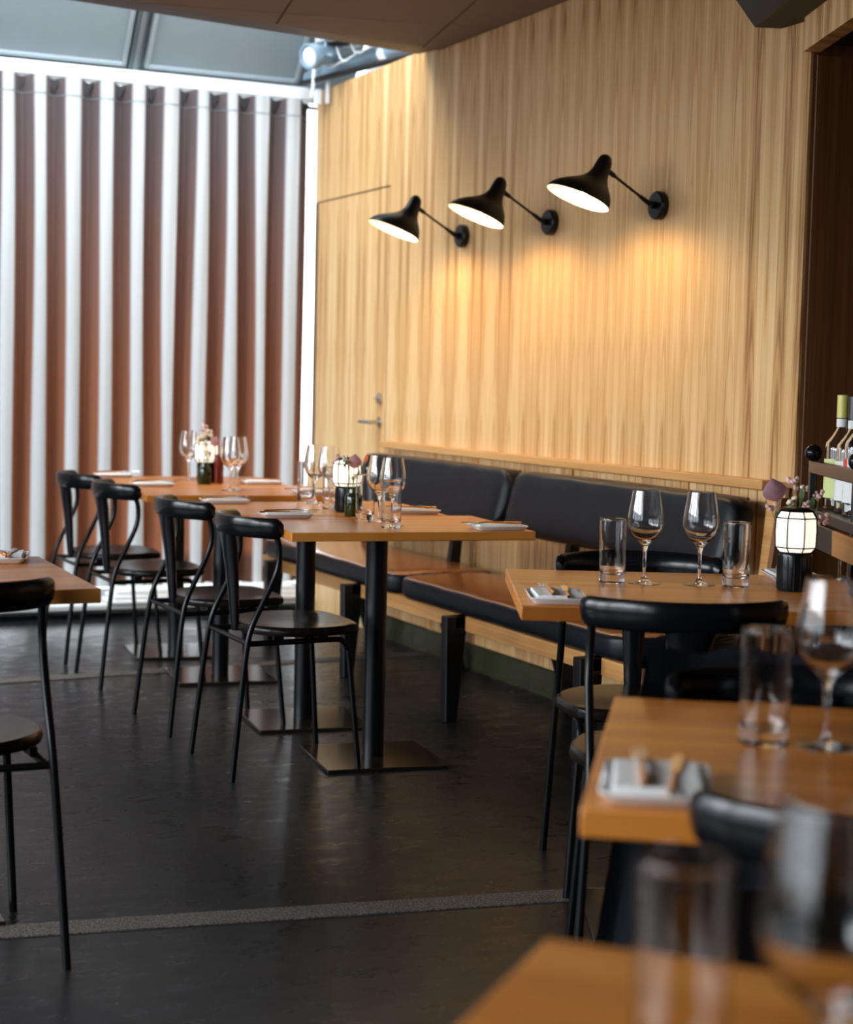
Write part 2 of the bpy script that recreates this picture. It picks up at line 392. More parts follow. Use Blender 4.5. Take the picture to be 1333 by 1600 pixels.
obj('door_handle', bm, 'steel', dr, smooth=True)
bm = nb(); lathe(bm, [(0.026, 0), (0.026, 0.012), (0.020, 0.016), (0.010, 0.016), (0.010, 0.022)], 20)
box(bm, (0, 0, 0.026), (0.006, 0.022, 0.012))
bmesh.ops.transform(bm, matrix=Matrix.Translation((XW, 7.362, 1.10)) @ Matrix.Rotation(-PI/2, 4, 'Y'), verts=bm.verts)
obj('door_lock', bm, 'steel', dr, smooth=True)
# wainscot: rail plus narrow boards
rail = nb(); box(rail, (XW-0.022, (4.30+7.25)/2, 0.893), (0.045, 7.25-4.30, 0.030)); struct('trim_3', rail, 'oak_rail', bevel=0.003)
ws = sbox('trim_4', (XW+0.001, (4.22+7.28)/2, 0.50), (0.004, 7.28-4.22, 0.78), 'fascia')
bw = 0.0475; yy = 4.22; bmesh_board = None
while yy < 7.27:
    w_ = min(bw, 7.28-yy)
    bm = nb(); box(bm, (0, 0, 0), (0.016, w_-0.004, 0.775)); 
    if bmesh_board is None or abs(w_-bw) > 1e-6:
        o = obj('board', bm, 'board', ws, bevel=0.002, bseg=1)
        if bmesh_board is None: bmesh_board = o
    else:
        bm.free(); o = bmesh_board.copy(); COL.objects.link(o); o.parent = ws
    o.location = (XW-0.008, yy+w_/2, 0.495)
    yy += bw
for yb in (4.75, 5.52, 6.30, 6.72):      # cover battens between panels
    onbox('batten', (XW-0.018, yb, 0.495), (0.012, 0.03, 0.775), 'oak_rail', ws, bevel=0.002)
kb = sbox('baseboard_right', (XW-0.006, (4.22+7.28)/2, 0.052), (0.03, 7.28-4.22, 0.104), 'kick')
for i, yb in enumerate((4.7, 5.25, 5.8, 6.35, 6.9)):
    onbox('joint_bead', (XW-0.021, yb, 0.052), (0.004, 0.006, 0.10), 'kick', kb)
# dark return wall of the bar niche, facing the room, and its bulkhead
wb = sbox('wall_bar', (XW+0.012+0.9, 4.235, 1.31), (1.8, 0.05, 2.62), 'wood_dark')
for i in range(9):
    bm = nb(); box(bm, (XW+0.02+0.1+i*0.2, 4.203, 1.09), (0.196, 0.012, 2.16)); obj('panel', bm, 'wood_dark', wb, bevel=0.002, bseg=1)
ay = math.radians(21.4); dv = Vector((-math.sin(ay), -math.cos(ay), 0)); rv = Vector((math.cos(ay), -math.sin(ay), 0))
p0 = Vector((XW-0.036, 4.19, 0))
def along(u, v): p = p0+dv*u+rv*v; return (p.x, p.y)
bm = nb(); prism(bm, [along(0, 0), along(5.5, 0), along(5.5, 0.05), along(0, 0.05)], 2.17, 2.62); struct('trim_5', bm, 'veneer')
bm = nb(); prism(bm, [along(0, 0.05), along(5.5, 0.05), along(5.5, 2.0), along(0, 1.6)], 2.19, 2.23); struct('trim_6', bm, 'fabric_black')
# rest of the shell out of sight
bm = nb(); box(bm, (4.75, 0.8, 1.3), (0.1, 7.0, 2.6)); struct('wall_far_right', bm, 'wood_dark')
sbox('wall_back', (0.9, -2.95, 1.3), (7.6, 0.1, 2.6), 'plaster')
bm = nb()
box(bm, (-2.75, 3.0-0.25, 0.20), (0.12, 11.5, 0.40)); box(bm, (-2.75, 2.75, 2.92), (0.12, 11.5, 1.04))
for a, b in ((-3.0, -0.5), (1.1, 1.40), (3.0, 3.30), (4.90, 5.20), (6.80, 8.5)): box(bm, (-2.75, (a+b)/2, 1.4), (0.12, b-a, 2.0))  # opening beside the camera added out of view to brighten the near tables
struct('wall_left', bm, 'plaster')
# ceiling: slanted far edge, separate panels with joints
def clip(poly, p, n):
    out = []
    for i in range(len(poly)):
        a, b = Vector(poly[i]), Vector(poly[(i+1) % len(poly)])
        da, db = (a-p).dot(n), (b-p).dot(n)
        if da >= 0: out.append(a)
        if (da >= 0) != (db >= 0): out.append(a+(b-a)*(da/(da-db)))
    return out
e0, e1 = Vector((2.333, 6.655)), Vector((3.050, 6.780)); ed = (e1-e0).normalized(); en = Vector((ed.y, -ed.x))
ce = bpy.data.objects
cpoly = [Vector((-2.8, -3.0)), Vector((4.8, -3.0)), Vector((4.8, 4.2)), Vector((XW, 4.2)), Vector((XW, 6.795)), Vector((-2.8, e0.y-(e0.x+2.8)*ed.y/ed.x))]
bm = nb(); prism(bm, [(p.x, p.y) for p in cpoly], ZC+0.02, ZC+0.10); ceil = struct('ceiling', bm, 'fascia')
ga = math.radians(12.2); gx = Vector((math.sin(ga), math.cos(ga))); gy = Vector((gx.y, -gx.x))
go = Vector((3.058, 6.80)); PW, PL = 0.66, 1.30
for i in range(-12, 4):
    for j in range(-9, 2):
        c = go+gy*(i*PW)+gx*(j*PL-0.52)
        q = [c, c+gy*PW, c+gy*PW+gx*PL, c+gx*PL]
        g = 0.0035
        q = [c+gy*g+gx*g, c+gy*(PW-g)+gx*g, c+gy*(PW-g)+gx*(PL-g), c+gy*g+gx*(PL-g)]
        q = clip(q, e0+en*0.006, en); 
        if len(q) < 3: continue
        for pt, nn in ((Vector((XW-0.004, 0)), Vector((-1, 0))), (Vector((-2.68, 0)), Vector((1, 0))), (Vector((0, -2.88)), Vector((0, 1)))):
            if len(q) >= 3: q = clip(q, pt, nn)
        if len(q) < 3: continue
        A = abs(sum(q[k].x*q[(k+1) % len(q)].y-q[(k+1) % len(q)].x*q[k].y for k in range(len(q))))/2
        if A < 0.004: continue
        bm = nb(); prism(bm, [(p.x, p.y) for p in q], ZC, ZC+0.019); obj('panel', bm, 'ceiling', ceil)
# fascia lip along the slanted edge
fe = e0-en*0.012
q = [e0-ed*5.1-en*0.150, e1+ed*0.09-en*0.150, e1+ed*0.09, e0-ed*5.1]
bm = nb(); prism(bm, [(p.x, p.y) for p in q], ZC+0.006, ZC+0.16); struct('trim_7', bm, 'fascia')
# end window wall
we = nb()
box(we, (0.6, YE+0.12, 0.035), (6.9, 0.30, 0.07)); struct('wall_end', we, 'stone')
sill = nb(); box(sill, (0.25, YE-0.10, 0.055), (6.0, 0.30, 0.022)); struct('trim_8', sill, 'stone', bevel=0.003)
wn = nb(); box(wn, (0.3, YE+0.02, 1.33), (6.2, 0.008, 2.52)); 
w1 = struct('window_1', wn, 'win_glass')
bm = nb()
for x in (-2.6, -1.15, 0.31, 1.77, 3.40): box(bm, (x, YE+0.05, 1.33), (0.06, 0.07, 2.54))
box(bm, (0.4, YE+0.05, 0.09), (6.1, 0.07, 0.05)); obj('window_frame', bm, 'white_paint', w1)
bm = nb(); box(bm, (0.33, YE-0.035, 2.628), (5.72, 0.11, 0.062)); struct('trim_9', bm, 'white_paint', bevel=0.004)   # white head rail
bm = nb(); box(bm, (3.158, YE-0.04, 2.565), (0.066, 0.03, 0.012)); box(bm, (3.19, YE-0.06, 2.585), (0.02, 0.02, 0.03)); obj('rail_end_clip', bm, 'fabric_black', bpy.data.objects['trim_9'])
# white stacks of folded sheets lying on the sill behind the curtain
# sloping roof light with framed grey acoustic panels
la = math.atan2(0.62, 0.80)
Rl = Matrix.Rotation(la, 4, 'X')      # leans toward the room as it rises
def leaned(bm): bmesh.ops.transform(bm, matrix=Matrix.Translation((0, YE, 2.655)) @ Rl, verts=bm.verts)
bm = nb(); box(bm, (0.35, 0.05, 0.62), (6.1, 0.03, 1.30)); leaned(bm); struct('wall_roof_slope', bm, 'steel_grey')
px = [(-2.35, -0.95), (-0.85, 0.62), (0.72, 2.181), (2.277, 3.073)]
for i, (a, b) in enumerate(px):
    t = thing('acoustic_panel', ['grey framed acoustic panel on the roof slope, third from the pipes', 'grey framed acoustic panel on the roof slope at the far left end', 'grey framed acoustic panel above the curtain, left of the steel beam', 'grey framed acoustic panel above the curtain, nearest the spotlight'][(1, 0, 2, 3)[i]], 'panel', (0, YE, 2.655), 0, 'panels on the roof slope')
    t.rotation_euler = (la, 0, 0)
    cx, wd = (a+b)/2, b-a
    onbox('panel_face', (cx, -0.005, 0.62), (wd-0.03, 0.02, 1.10), 'grey_felt', t)
    bm = nb()
    for dx in (-wd/2+0.01, wd/2-0.01): box(bm, (cx+dx, -0.010, 0.62), (0.02, 0.04, 1.14))
    for dz in (0.06, 1.18): box(bm, (cx, -0.010, dz), (wd-0.002, 0.04, 0.02))
    obj('panel_frame', bm, 'grey_frame', t, bevel=0.002, bseg=1)
for i, x in enumerate((-0.90, 0.67, 2.229)):
    bm = nb(); box(bm, (x, 0.025, 0.60), (0.05, 0.05, 1.28)); box(bm, (x, -0.001, 0.60), (0.02, 0.03, 1.28)); leaned(bm)
    struct('trim_%d' % (10+i), bm, 'steel_grey')
sbox('trim_13', (0.35, YE+0.04, 2.668), (6.1, 0.04, 0.03), 'steel_grey')
bm = nb(); box(bm, (0.35, 6.95, 3.75), (6.3, 0.10, 0.5)); box(bm, (4.0, 7.5, 3.1), (0.1, 1.9, 1.4)); struct('wall_roof_light', bm, 'white_paint')
bm = nb(); box(bm, (3.60, 8.33, 1.3), (0.30, 0.06, 2.6)); box(bm, (3.75, 7.8, 3.0), (0.6, 1.1, 0.8)); struct('wall_shaft', bm, 'white_paint')

# ------------------------------------------------------------------ curtain
def curtain():
    bm = nb(); uvl = bm.loops.layers.uv.new('UVMap')
    X0, X1 = -2.50, 3.115; pitch = 0.1585; off = 1.615
    nx = int((X1-X0)/pitch*20); zs = [0.145+2.445*i/18 for i in range(19)]
    grid = []
    for i in range(nx+1):
        x = X0+(X1-X0)*i/nx; f = (x-off)/pitch; col_ = []
        kk = math.floor(f)
        for j, z in enumerate(zs):
            h = (z-0.145)/2.445
            rnd = random.Random(kk*31)
            amp = 0.036+0.006*math.sin(z*1.7+kk)
            # valley (brown) sits toward the glass, ridge (white) toward the room
            ph = (f-0.36)*2*PI
            yv = amp*math.cos(ph)+0.006*math.sin(z*2.1+kk*1.3)
            xo = 0.010*math.sin(ph)*(-1)+0.006*math.sin(z*1.3+kk*2.0)
            zz = z
            if j == len(zs)-1: zz = z-0.010*(0.5+0.5*math.cos(ph))
            col_.append((bm.verts.new((x+xo, 8.285+yv, zz)), f+0.045*math.sin(kk*2.3+0.8)*(1-h)+0.02*math.sin(z*2.3+kk), h))
        grid.append(col_)
    for a, b in zip(grid, grid[1:]):
        for j in range(len(zs)-1):
            fc = bm.faces.new((a[j][0], b[j][0], b[j+1][0], a[j+1][0]))
            for lp, s in zip(fc.loops, (a[j], b[j], b[j+1], a[j+1])): lp[uvl].uv = (s[1]+50, s[2])
    t = thing('curtain', 'floor-length wave-fold curtain with rust brown and off-white fold light painted on before the end window', 'curtain', (0, 0, 0))
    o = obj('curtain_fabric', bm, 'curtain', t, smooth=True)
    hm = nb()
    # hem line near the top: a thin stitched tape following the folds
    pts = []
    for i in range(nx+1):
        x = X0+(X1-X0)*i/nx; f = (x-off)/pitch; kk = math.floor(f); z = 2.50
        ph = (f-0.36)*2*PI; amp = 0.036+0.006*math.sin(z*1.7+kk)
        pts.append((x-0.010*math.sin(ph)+0.006*math.sin(z*1.3+kk*2.0), 8.285+amp*math.cos(ph)+0.006*math.sin(z*2.1+kk*1.3)-0.0025, z))
    a = [hm.verts.new(p) for p in pts]; b = [hm.verts.new((p[0], p[1], p[2]+0.004)) for p in pts]
    for i in range(nx): hm.faces.new((a[i], a[i+1], b[i+1], b[i]))
    obj('hem_stitch', hm, 'steel_grey', t, smooth=True)
    first = None; n = 0
    x = off+0.29*pitch-pitch*26
    while x < X1:
        if x > X0:
            if first is None:
                bm = nb()
                v = [(-0.034, 0.0), (0.034, 0.0), (0.0, -0.062)]
                f1 = [bm.verts.new((px_, -0.004, pz)) for px_, pz in v]; f2 = [bm.verts.new((px_*0.8, 0.02, pz*0.8)) for px_, pz in v]
                bm.faces.new(f1); bm.faces.new(list(reversed(f2)))
                for i in range(3): bm.faces.new((f1[i], f1[(i+1) % 3], f2[(i+1) % 3], f2[i]))
                first = obj('pleat_gap_shade', bm, 'fabric_black', t)  # black wedge stands in for the shaded V gap at a pleat top
                o = first
            else:
                o = first.copy(); COL.objects.link(o); o.parent = t
            o.location = (x, 8.300, 2.575)
        x += pitch
curtain()
# folded white sheets on the sill and short posts below the curtain
for i, (x, wd, lb) in enumerate(((2.80, 0.50, 'white folded sheet on the window sill behind the bench end'), (2.25, 0.34, 'white folded sheet on the window sill right of the fourth chair'))):
    bm = nb()
    for k in range(3): box(bm, (0.008*k, 0.01*k, 0.012+0.022*k), (wd-0.02*k, 0.20-0.02*k, 0.020), 0.02*k)
    o = obj('folded_sheet', bm, 'napkin', None, bevel=0.006); o.location = (x, 8.24, 0.066); tag(o, lb, 'cloth', 'folded sheets on the sill')

# ------------------------------------------------------------------ pipes and spotlight in the roof light
t = thing('ceiling_spotlight', 'pale blue-grey cylindrical spotlight in the corner above the wood wall', 'spotlight', (2.985, 7.88, 2.735))
def aim(bm, d): bmesh.ops.transform(bm, matrix=Vector(d).to_track_quat('Z', 'Y').to_matrix().to_4x4(), verts=bm.verts)
D_ = (-0.86, -0.35, -0.22)
bm = nb(); lathe(bm, [(0.030, -0.13), (0.046, -0.12), (0.048, -0.02), (0.060, 0.0), (0.062, 0.045), (0.052, 0.047), (0.050, 0.03), (0.0, 0.03)], 24, cap=False); aim(bm, D_); obj('lamp_housing', bm, 'galv', t, smooth=True)
bm = nb(); lathe(bm, [(0.050, 0.031), (0.040, 0.040), (0.0, 0.043)], 24, cap=False); aim(bm, D_); obj('lens', bm, 'white_paint', t, smooth=True)
bm = nb(); box(bm, (0.05, 0.0, 0.0), (0.02, 0.14, 0.012)); tube(bm, [(0.05, 0.0, 0.0), (0.06, 0.0, 0.14)], 0.008); obj('bracket', bm, 'galv', t)
bm = nb(); tube(bm, [(3.12, 8.3, 2.70), (3.20, 7.9, 2.73), (3.38, 7.0, 2.75)], 0.040, 16, sm=4); o = obj('pipe', bm, 'galv', None, smooth=True); tag(o, 'thick pale grey pipe running along above the wood wall', 'pipe')
bm = nb(); tube(bm, [(3.06, 8.25, 2.665), (3.24, 7.2, 2.665)], 0.014, 10); o = obj('conduit', bm, 'fabric_black', None, smooth=True); tag(o, 'thin black conduit along the top of the wood wall', 'pipe')
bm = nb(); tube(bm, [(3.06, 7.95, 2.80), (3.22, 7.55, 2.80)], 0.016, 10); o = obj('conduit', bm, 'fabric_black', None, smooth=True); tag(o, 'short black handle bar under the white equipment box', 'pipe')
bm = nb(); box(bm, (3.13, 7.78, 2.875), (0.22, 0.4, 0.13)); o = obj('equipment_box', bm, 'white_paint', None, bevel=0.01); tag(o, 'white equipment box above the pipes in the roof corner', 'box')
for k in range(5):
    rr = random.Random(k); bm = nb()
    z0 = 2.68+0.02*k; y0 = 7.98-0.10*k; x0 = 3.055+0.03*k
    tube(bm, [(x0, y0, z0+0.12), (x0+0.02, y0-0.05, z0+0.02), (x0+0.05, y0-0.12, z0+0.03), (x0+0.04+0.02*rr.random(), y0-0.2, z0-0.015+0.06*rr.random())], 0.005, 6, sm=5)
    o = obj('cable', bm, 'white_paint', None, smooth=True); tag(o, ['white cable hanging beside the roof corner spotlight', 'white cable just right of the spotlight', 'white cable looped in the middle of the pipes', 'white cable in front of the white equipment box', 'white cable nearest the brown ceiling'][k], 'cable', 'white cables in the roof corner')
for k, (y_, lb) in enumerate(((7.62, 'pale grey pipe clamp nearest the white box'), (7.35, 'pale grey pipe clamp nearest the brown ceiling'))):
    bm = nb(); lathe(bm, [(0.052, -0.018), (0.056, -0.012), (0.056, 0.012), (0.052, 0.018)], 20); aim(bm, (0.18, -0.9, 0.02)); box(bm, (0, 0, -0.06), (0.02, 0.02, 0.04))
    o = obj('pipe_clamp', bm, 'white_paint', None); o.location = (3.20+(7.9-y_)*0.19, y_, 2.735); tag(o, lb, 'clamp', 'pipe clamps')
bm = nb(); tube(bm, [(3.06, 8.12, 2.575), (3.07, 8.12, 2.62), (3.075, 8.12, 2.75)], 0.010, 8); box(bm, (3.088, 8.10, 2.575), (0.03, 0.03, 0.07)); box(bm, (3.125, 8.06, 2.60), (0.016, 0.02, 0.11))
o = obj('wall_bracket', bm, 'white_paint', None, bevel=0.003); tag(o, 'white bracket where the curtain rail meets the wood wall', 'bracket')

# ------------------------------------------------------------------ wall lamps
def make_lamp():
    t = thing('wall_lamp', '', 'lamp', (0, 0, 0), 0, 'black wall lamps over the bench')
    # local: wall plane x=0, lamp reaches -x, z=0 at base centre
    bm = nb(); lathe(bm, [(0.046, 0), (0.048, 0.004), (0.048, 0.022), (0.043, 0.028), (0.0, 0.028)], 28, cap=False)
    tube(bm, [(0, 0, 0.02), (0, 0, 0.045)], 0.013, 12)
    bmesh.ops.transform(bm, matrix=Matrix.Rotation(-PI/2, 4, 'Y'), verts=bm.verts); obj('wall_mount', bm, 'shade_out', t, smooth=True)
    J0 = Vector((-0.045, 0, 0.002)); J1 = Vector((-0.225, 0, 0.108)); dj = (J1-J0).normalized()
    bm = nb(); tube(bm, [J0, J1], 0.0048, 8); tube(bm, [J0, J0+dj*0.05], 0.009, 10, taper=(1, 0.7)); tube(bm, [J1-dj*0.045, J1], 0.0095, 10, taper=(0.8, 1.1)); obj('arm', bm, 'shade_out', t, smooth=True)
    bm = nb(); tube(bm, [J1, J1+Vector((-0.035, 0, 0.012))], 0.006, 8); obj('joint', bm, 'piping', t, smooth=True)
    # shade: circles lofted along a leaning axis, neck shifted to the wall side
    tilt = math.radians(21)
    C0 = Vector((-0.325, 0, 0.004)); ax = Vector((math.sin(tilt), -0.07, math.cos(tilt))).normalized(); ux = (Vector((math.cos(tilt), 0, -math.sin(tilt)))).normalized(); vx = ax.cross(ux)
    prof = [(0.0, 0.110, 0.0), (0.008, 0.109, 0.001), (0.020, 0.104, 0.004), (0.035, 0.094, 0.010), (0.050, 0.079, 0.018), (0.064, 0.062, 0.026), (0.078, 0.047, 0.033), (0.094, 0.036, 0.038), (0.112, 0.030, 0.041), (0.135, 0.0275, 0.042), (0.152, 0.025, 0.042), (0.165, 0.019, 0.041), (0.172, 0.010, 0.041), (0.174, 0.002, 0.041)]
    def rings(d):
        return [[C0+ax*(h-(d if h > 0.1 else 0))+ux*(s+max(r-d, 0.002)*math.cos(2*PI*k/32))+vx*(max(r-d, 0.002)*math.sin(2*PI*k/32)) for k in range(32)] for h, r, s in prof]
    bm = nb(); a = loft(bm, rings(0.0), cap=False); bm.faces.new(a[-1]); obj('shade', bm, 'shade_out', t, smooth=True)
    bm = nb(); a = loft(bm, rings(0.0022), cap=False); b = [bm.verts.new(p) for p in rings(0.0)[0]]
    for i in range(32): bm.faces.new((a[0][i], a[0][(i+1) % 32], b[(i+1) % 32], b[i]))
    obj('shade_lining', bm, 'shade_in', t, smooth=True)
    bm = nb(); bmesh.ops.create_uvsphere(bm, u_segments=16, v_segments=10, radius=0.024); o = obj('bulb', bm, 'bulb', t, smooth=True); o.location = C0+ax*0.045+ux*0.012
    return t
lamp0 = make_lamp()
def lamp_light(y_):
    tilt = math.radians(21)
    d = bpy.data.lights.new('wall_lamp_light', 'SPOT'); d.energy = 5.5; d.color = (1, 0.68, 0.34); d.spot_size = math.radians(150); d.spot_blend = 0.6; d.shadow_soft_size = 0.03
    o = bpy.data.objects.new('wall_lamp_light', d); COL.objects.link(o)
    o.location = (XW-0.32, y_, 1.790); dd = Vector((0.35, 0, -0.94)); o.rotation_euler = dd.to_track_quat('-Z', 'Y').to_euler()
for i, (y_, lb) in enumerate(((6.507, 'black wall lamp with flared shade, farthest and nearest the door'), (5.746, 'black wall lamp with flared shade, middle one of the row'), (4.988, 'black wall lamp with flared shade, nearest the dark bar niche'))):
    if i == 0: lamp0.location = (XW, y_, 1.792); lamp0['label'] = lb
    else: dup(lamp0, (XW, y_, 1.792), 0, lb)
    lamp_light(y_)

# ------------------------------------------------------------------ bench
bench = thing('wall_bench', 'long black leather upholstered wall bench with oak frame and black legs', 'bench', (0, 0, 0))
def cushion(y0, y1, sec, name, m, puff=0.010):
    """sec: closed section in x,z ; extruded along y with rounded, pinched ends"""
    bm = nb(); n = 16; rings = []
    cx = sum(p[0] for p in sec)/len(sec); cz = sum(p[1] for p in sec)/len(sec)
    for i in range(n+1):
        u = i/n; yy = y0+(y1-y0)*u
        e = min(u, 1-u)*(y1-y0)
        s = 1.0 if e > 0.05 else 0.95+0.05*math.sqrt(max(0, 1-(1-e/0.05)**2))
        rings.append([Vector((cx+(x-cx)*s, yy, cz+(z-cz)*s+0.003*math.sin(yy*23+x*40))) for x, z in sec])
    # extra end detail
    loft(bm, rings)
    o = obj(name, bm, m, bench, smooth=True, subsurf=1)
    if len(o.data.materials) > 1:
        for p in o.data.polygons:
            if p.normal.z > 0.75: p.material_index = 1  # top faces take the painted wall reflection
    return o
def rr_sec(x0, x1, z0, z1, r=0.02, crown=0.012):
    pts = []
    for (cx, cz, a0) in ((x1-r, z0+r, -90), (x1-r, z1-r, 0), (x0+r, z1-r, 90), (x0+r, z0+r, 180)):
        for k in range(4):
            a = math.radians(a0+30*k); pts.append((cx+r*math.cos(a), cz+r*math.sin(a)))
        if a0 == 0:
            for k in (1, 2, 3): 
                u = k/4; pts.append((x1-r+(x0-x1+2*r)*u, z1+crown*math.sin(PI*u)))
    return pts
seat_sec = rr_sec(2.60, 3.06, 0.372, 0.452, 0.024, 0.010)
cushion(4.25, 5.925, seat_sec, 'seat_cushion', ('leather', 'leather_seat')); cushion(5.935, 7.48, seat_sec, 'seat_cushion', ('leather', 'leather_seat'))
def tilt_sec(sec, px_, pz_, a):
    out = []
    for x, z in sec:
        dx, dz = x-px_, z-pz_; out.append((px_+dx*math.cos(a)+dz*math.sin(a), pz_-dx*math.sin(a)+dz*math.cos(a)))
    return out
back_sec = tilt_sec(rr_sec(2.915, 3.015, 0.625, 0.862, 0.030, 0.0), 2.965, 0.62, math.radians(14))
cushion(4.24, 5.70, back_sec, 'back_cushion', 'leather'); cushion(5.712, 7.17, back_sec, 'back_cushion', 'leather')
for (a, b) in ((4.28, 5.66), (5.75, 7.13)):
    bm = nb(); tube(bm, [(3.040, a, 0.853), (3.040, (a+b)/2, 0.857), (3.040, b, 0.853)], 0.005, 8, sm=3); obj('piping', bm, 'piping', bench, smooth=True)
onbox('bench_rail', (2.63, (4.27+7.46)/2, 0.345), (0.028, 3.19, 0.052), 'oak_rail', bench, bevel=0.002)
onbox('bench_rail', (3.04, (4.27+7.46)/2, 0.345), (0.028, 3.19, 0.052), 'oak_rail', bench, bevel=0.002)
def taper_leg(bm, top, bot, wt, wb, th):
    (xt, yt, zt), (xb, yb, zb) = top, bot
    rings = [[Vector((x+sx*wd/2, y_+s_*th/2, z)) for sx, s_ in ((-1, -1), (1, -1), (1, 1), (-1, 1))] for x, y_, z, wd in ((xb, yb, zb, wb), (xt, yt, zt, wt))]
    loft(bm, rings)
for yl in (4.42, 5.35, 6.30, 7.22):
    bm = nb(); taper_leg(bm, (2.585, yl, 0.372), (2.570, yl, 0), 0.085, 0.045, 0.045); obj('leg', bm, 'black_leg', bench, bevel=0.003, bseg=1)
    bm = nb(); taper_leg(bm, (2.97, yl, 0.372), (3.07, yl, 0), 0.085, 0.045, 0.045); obj('leg', bm, 'black_leg', bench, bevel=0.003, bseg=1)
    onbox('crossbar', (2.80, yl, 0.352), (0.44, 0.045, 0.04), 'black_leg', bench)
    bm = nb(); taper_leg(bm, (3.07, yl, 0.80), (3.02, yl, 0.35), 0.03, 0.05, 0.035); obj('back_support', bm, 'black_leg', bench)
bm = nb(); rings = [[Vector((x, y_, z)) for x, z in ((2.99, 0.36), (3.10, 0.36), (3.115, 0.865), (3.06, 0.865))] for y_ in (4.145, 4.165)]; loft(bm, rings)
obj('end_panel', bm, 'wood_dark', bench, bevel=0.003, bseg=1)
bm = nb(); rings = [[Vector((x, y_, z)) for x, z in ((3.05, 0.60), (3.10, 0.60), (3.12, 0.86), (3.075, 0.86))] for y_ in (4.165, 4.235)]; loft(bm, rings)
obj('end_bracket', bm, 'oak_rail', bench, bevel=0.003, bseg=1)

# ------------------------------------------------------------------ chairs
def make_chair():
    t = thing('dining_chair', '', 'chair', (0, 0, 0), 0, 'black bentwood and tube dining chairs')
    half = [(-0.140, 0), (-0.134, 0.06), (-0.110, 0.118), (-0.062, 0.170), (0.0, 0.200), (0.065, 0.206), (0.128, 0.192), (0.180, 0.172), (0.206, 0.146), (0.218, 0.08), (0.222, 0)]
    sp = smooth_path([(x, y_, 0) for x, y_ in half], 3); out = [(p.x, p.y) for p in sp]; out = out+[(x, -y_) for x, y_ in reversed(out[1:-1])]
    cx = 0.04
    def ring(s, z): return [Vector((cx+(x-cx)*s, y_*s, z)) for x, y_ in out]
    bm = nb(); loft(bm, [ring(0.93, 0.417), ring(0.985, 0.420), ring(1.0, 0.430), ring(0.985, 0.441), ring(0.955, 0.4455), ring(0.80, 0.4435), ring(0.5, 0.438), ring(0.2, 0.435)]); obj('seat', bm, 'seat', t, smooth=True)
    # curved top rail
    path = smooth_path([(-0.060, -0.197, 0.740), (-0.092, -0.182, 0.741), (-0.135, -0.140, 0.742), (-0.172, -0.075, 0.743), (-0.184, 0, 0.743), (-0.172, 0.075, 0.743), (-0.135, 0.140, 0.742), (-0.092, 0.182, 0.741), (-0.060, 0.197, 0.740)], 4)
    bm = nb(); rings = []; n = len(path)
    for i, p in enumerate(path):
        tn = (path[min(i+1, n-1)]-path[max(i-1, 0)]).normalized(); nrm = tn.cross(Vector((0, 0, 1))).normalized()
        e = min(i, n-1-i); s = (0.45, 0.80, 0.95)[e] if e < 3 else 1.0
        hh, tt = 0.031*s, 0.0135*s*(1+0.15*(e < 8))
        # section leans a little outward at the bottom
        rings.append([p+nrm*tt*math.cos(2*PI*k/12)+Vector((0, 0, 1))*hh*math.copysign(abs(math.sin(2*PI*k/12))**0.8, math.sin(2*PI*k/12))-nrm*0.004*math.sin(2*PI*k/12) for k in range(12)])
    loft(bm, rings); obj('back_rail', bm, 'black', t, smooth=True)
    # tapering back splat
    prof = [(-0.172, 0.735, 0.062, 0.016), (-0.166, 0.712, 0.050, 0.023), (-0.160, 0.675, 0.038, 0.023), (-0.152, 0.60, 0.030, 0.019), (-0.146, 0.52, 0.025, 0.016), (-0.141, 0.44, 0.021, 0.013), (-0.140, 0.418, 0.016, 0.009)]
    bm = nb(); loft(bm, [[Vector((x+tt*math.cos(2*PI*k/12), wd*math.sin(2*PI*k/12), z)) for k in range(12)] for x, z, wd, tt in prof]); obj('back_splat', bm, 'black', t, smooth=True)
    for s in (-1, 1):
        bm = nb(); tube(bm, [(-0.085, s*0.180, 0.735), (-0.068, s*0.181, 0.69), (-0.072, s*0.183, 0.62), (-0.112, s*0.183, 0.53), (-0.148, s*0.184, 0.455), (-0.166, s*0.187, 0.38), (-0.188, s*0.196, 0.2), (-0.210, s*0.205, 0.0)], 0.0088, 10, sm=4)
        obj('rear_leg', bm, 'black_tube', t, smooth=True)
        bm = nb(); tube(bm, [(-0.155, s*0.178, 0.402), (0.0, s*0.168, 0.402), (0.12, s*0.158, 0.402), (0.150, s*0.156, 0.395), (0.166, s*0.157, 0.37), (0.172, s*0.160, 0.33), (0.200, s*0.180, 0.0)], 0.0088, 10, sm=4)
        obj('front_leg', bm, 'black_tube', t, smooth=True)
    for x, y_ in ((-0.158, 0.184), (0.10, 0.162)):
        bm = nb(); tube(bm, [(x, -y_, 0.402), (x, y_, 0.402)], 0.008, 8); obj('crossbar', bm, 'black_tube', t, smooth=True)
    for s in (-1, 1):
        for x in (-0.06, 0.08): onbox('seat_mount', (x, s*0.165, 0.412), (0.03, 0.016, 0.018), 'black_tube', t)
    return t
chair0 = make_chair(); used = [False]
def chair(x, y_, heading, label):
    """heading = direction the sitter faces, radians from +X"""
    if not used[0]:
        chair0.location = (x, y_, 0); chair0.rotation_euler = (0, 0, heading); chair0['label'] = label; used[0] = True; return chair0
    return dup(chair0, (x, y_, 0), heading, label)
row = [(1.783, 4.93, 0.0, 'black dining chair in full view at the nearest bench table'), (1.783, 5.60, 0.02, 'black dining chair at the second bench table, behind the nearest chair'),
       (1.785, 6.50, -0.01, 'black dining chair at the third bench table'), (1.785, 7.115, 0.02, 'black dining chair at the farthest bench table by the curtain')]
for r_ in row: chair(*r_)
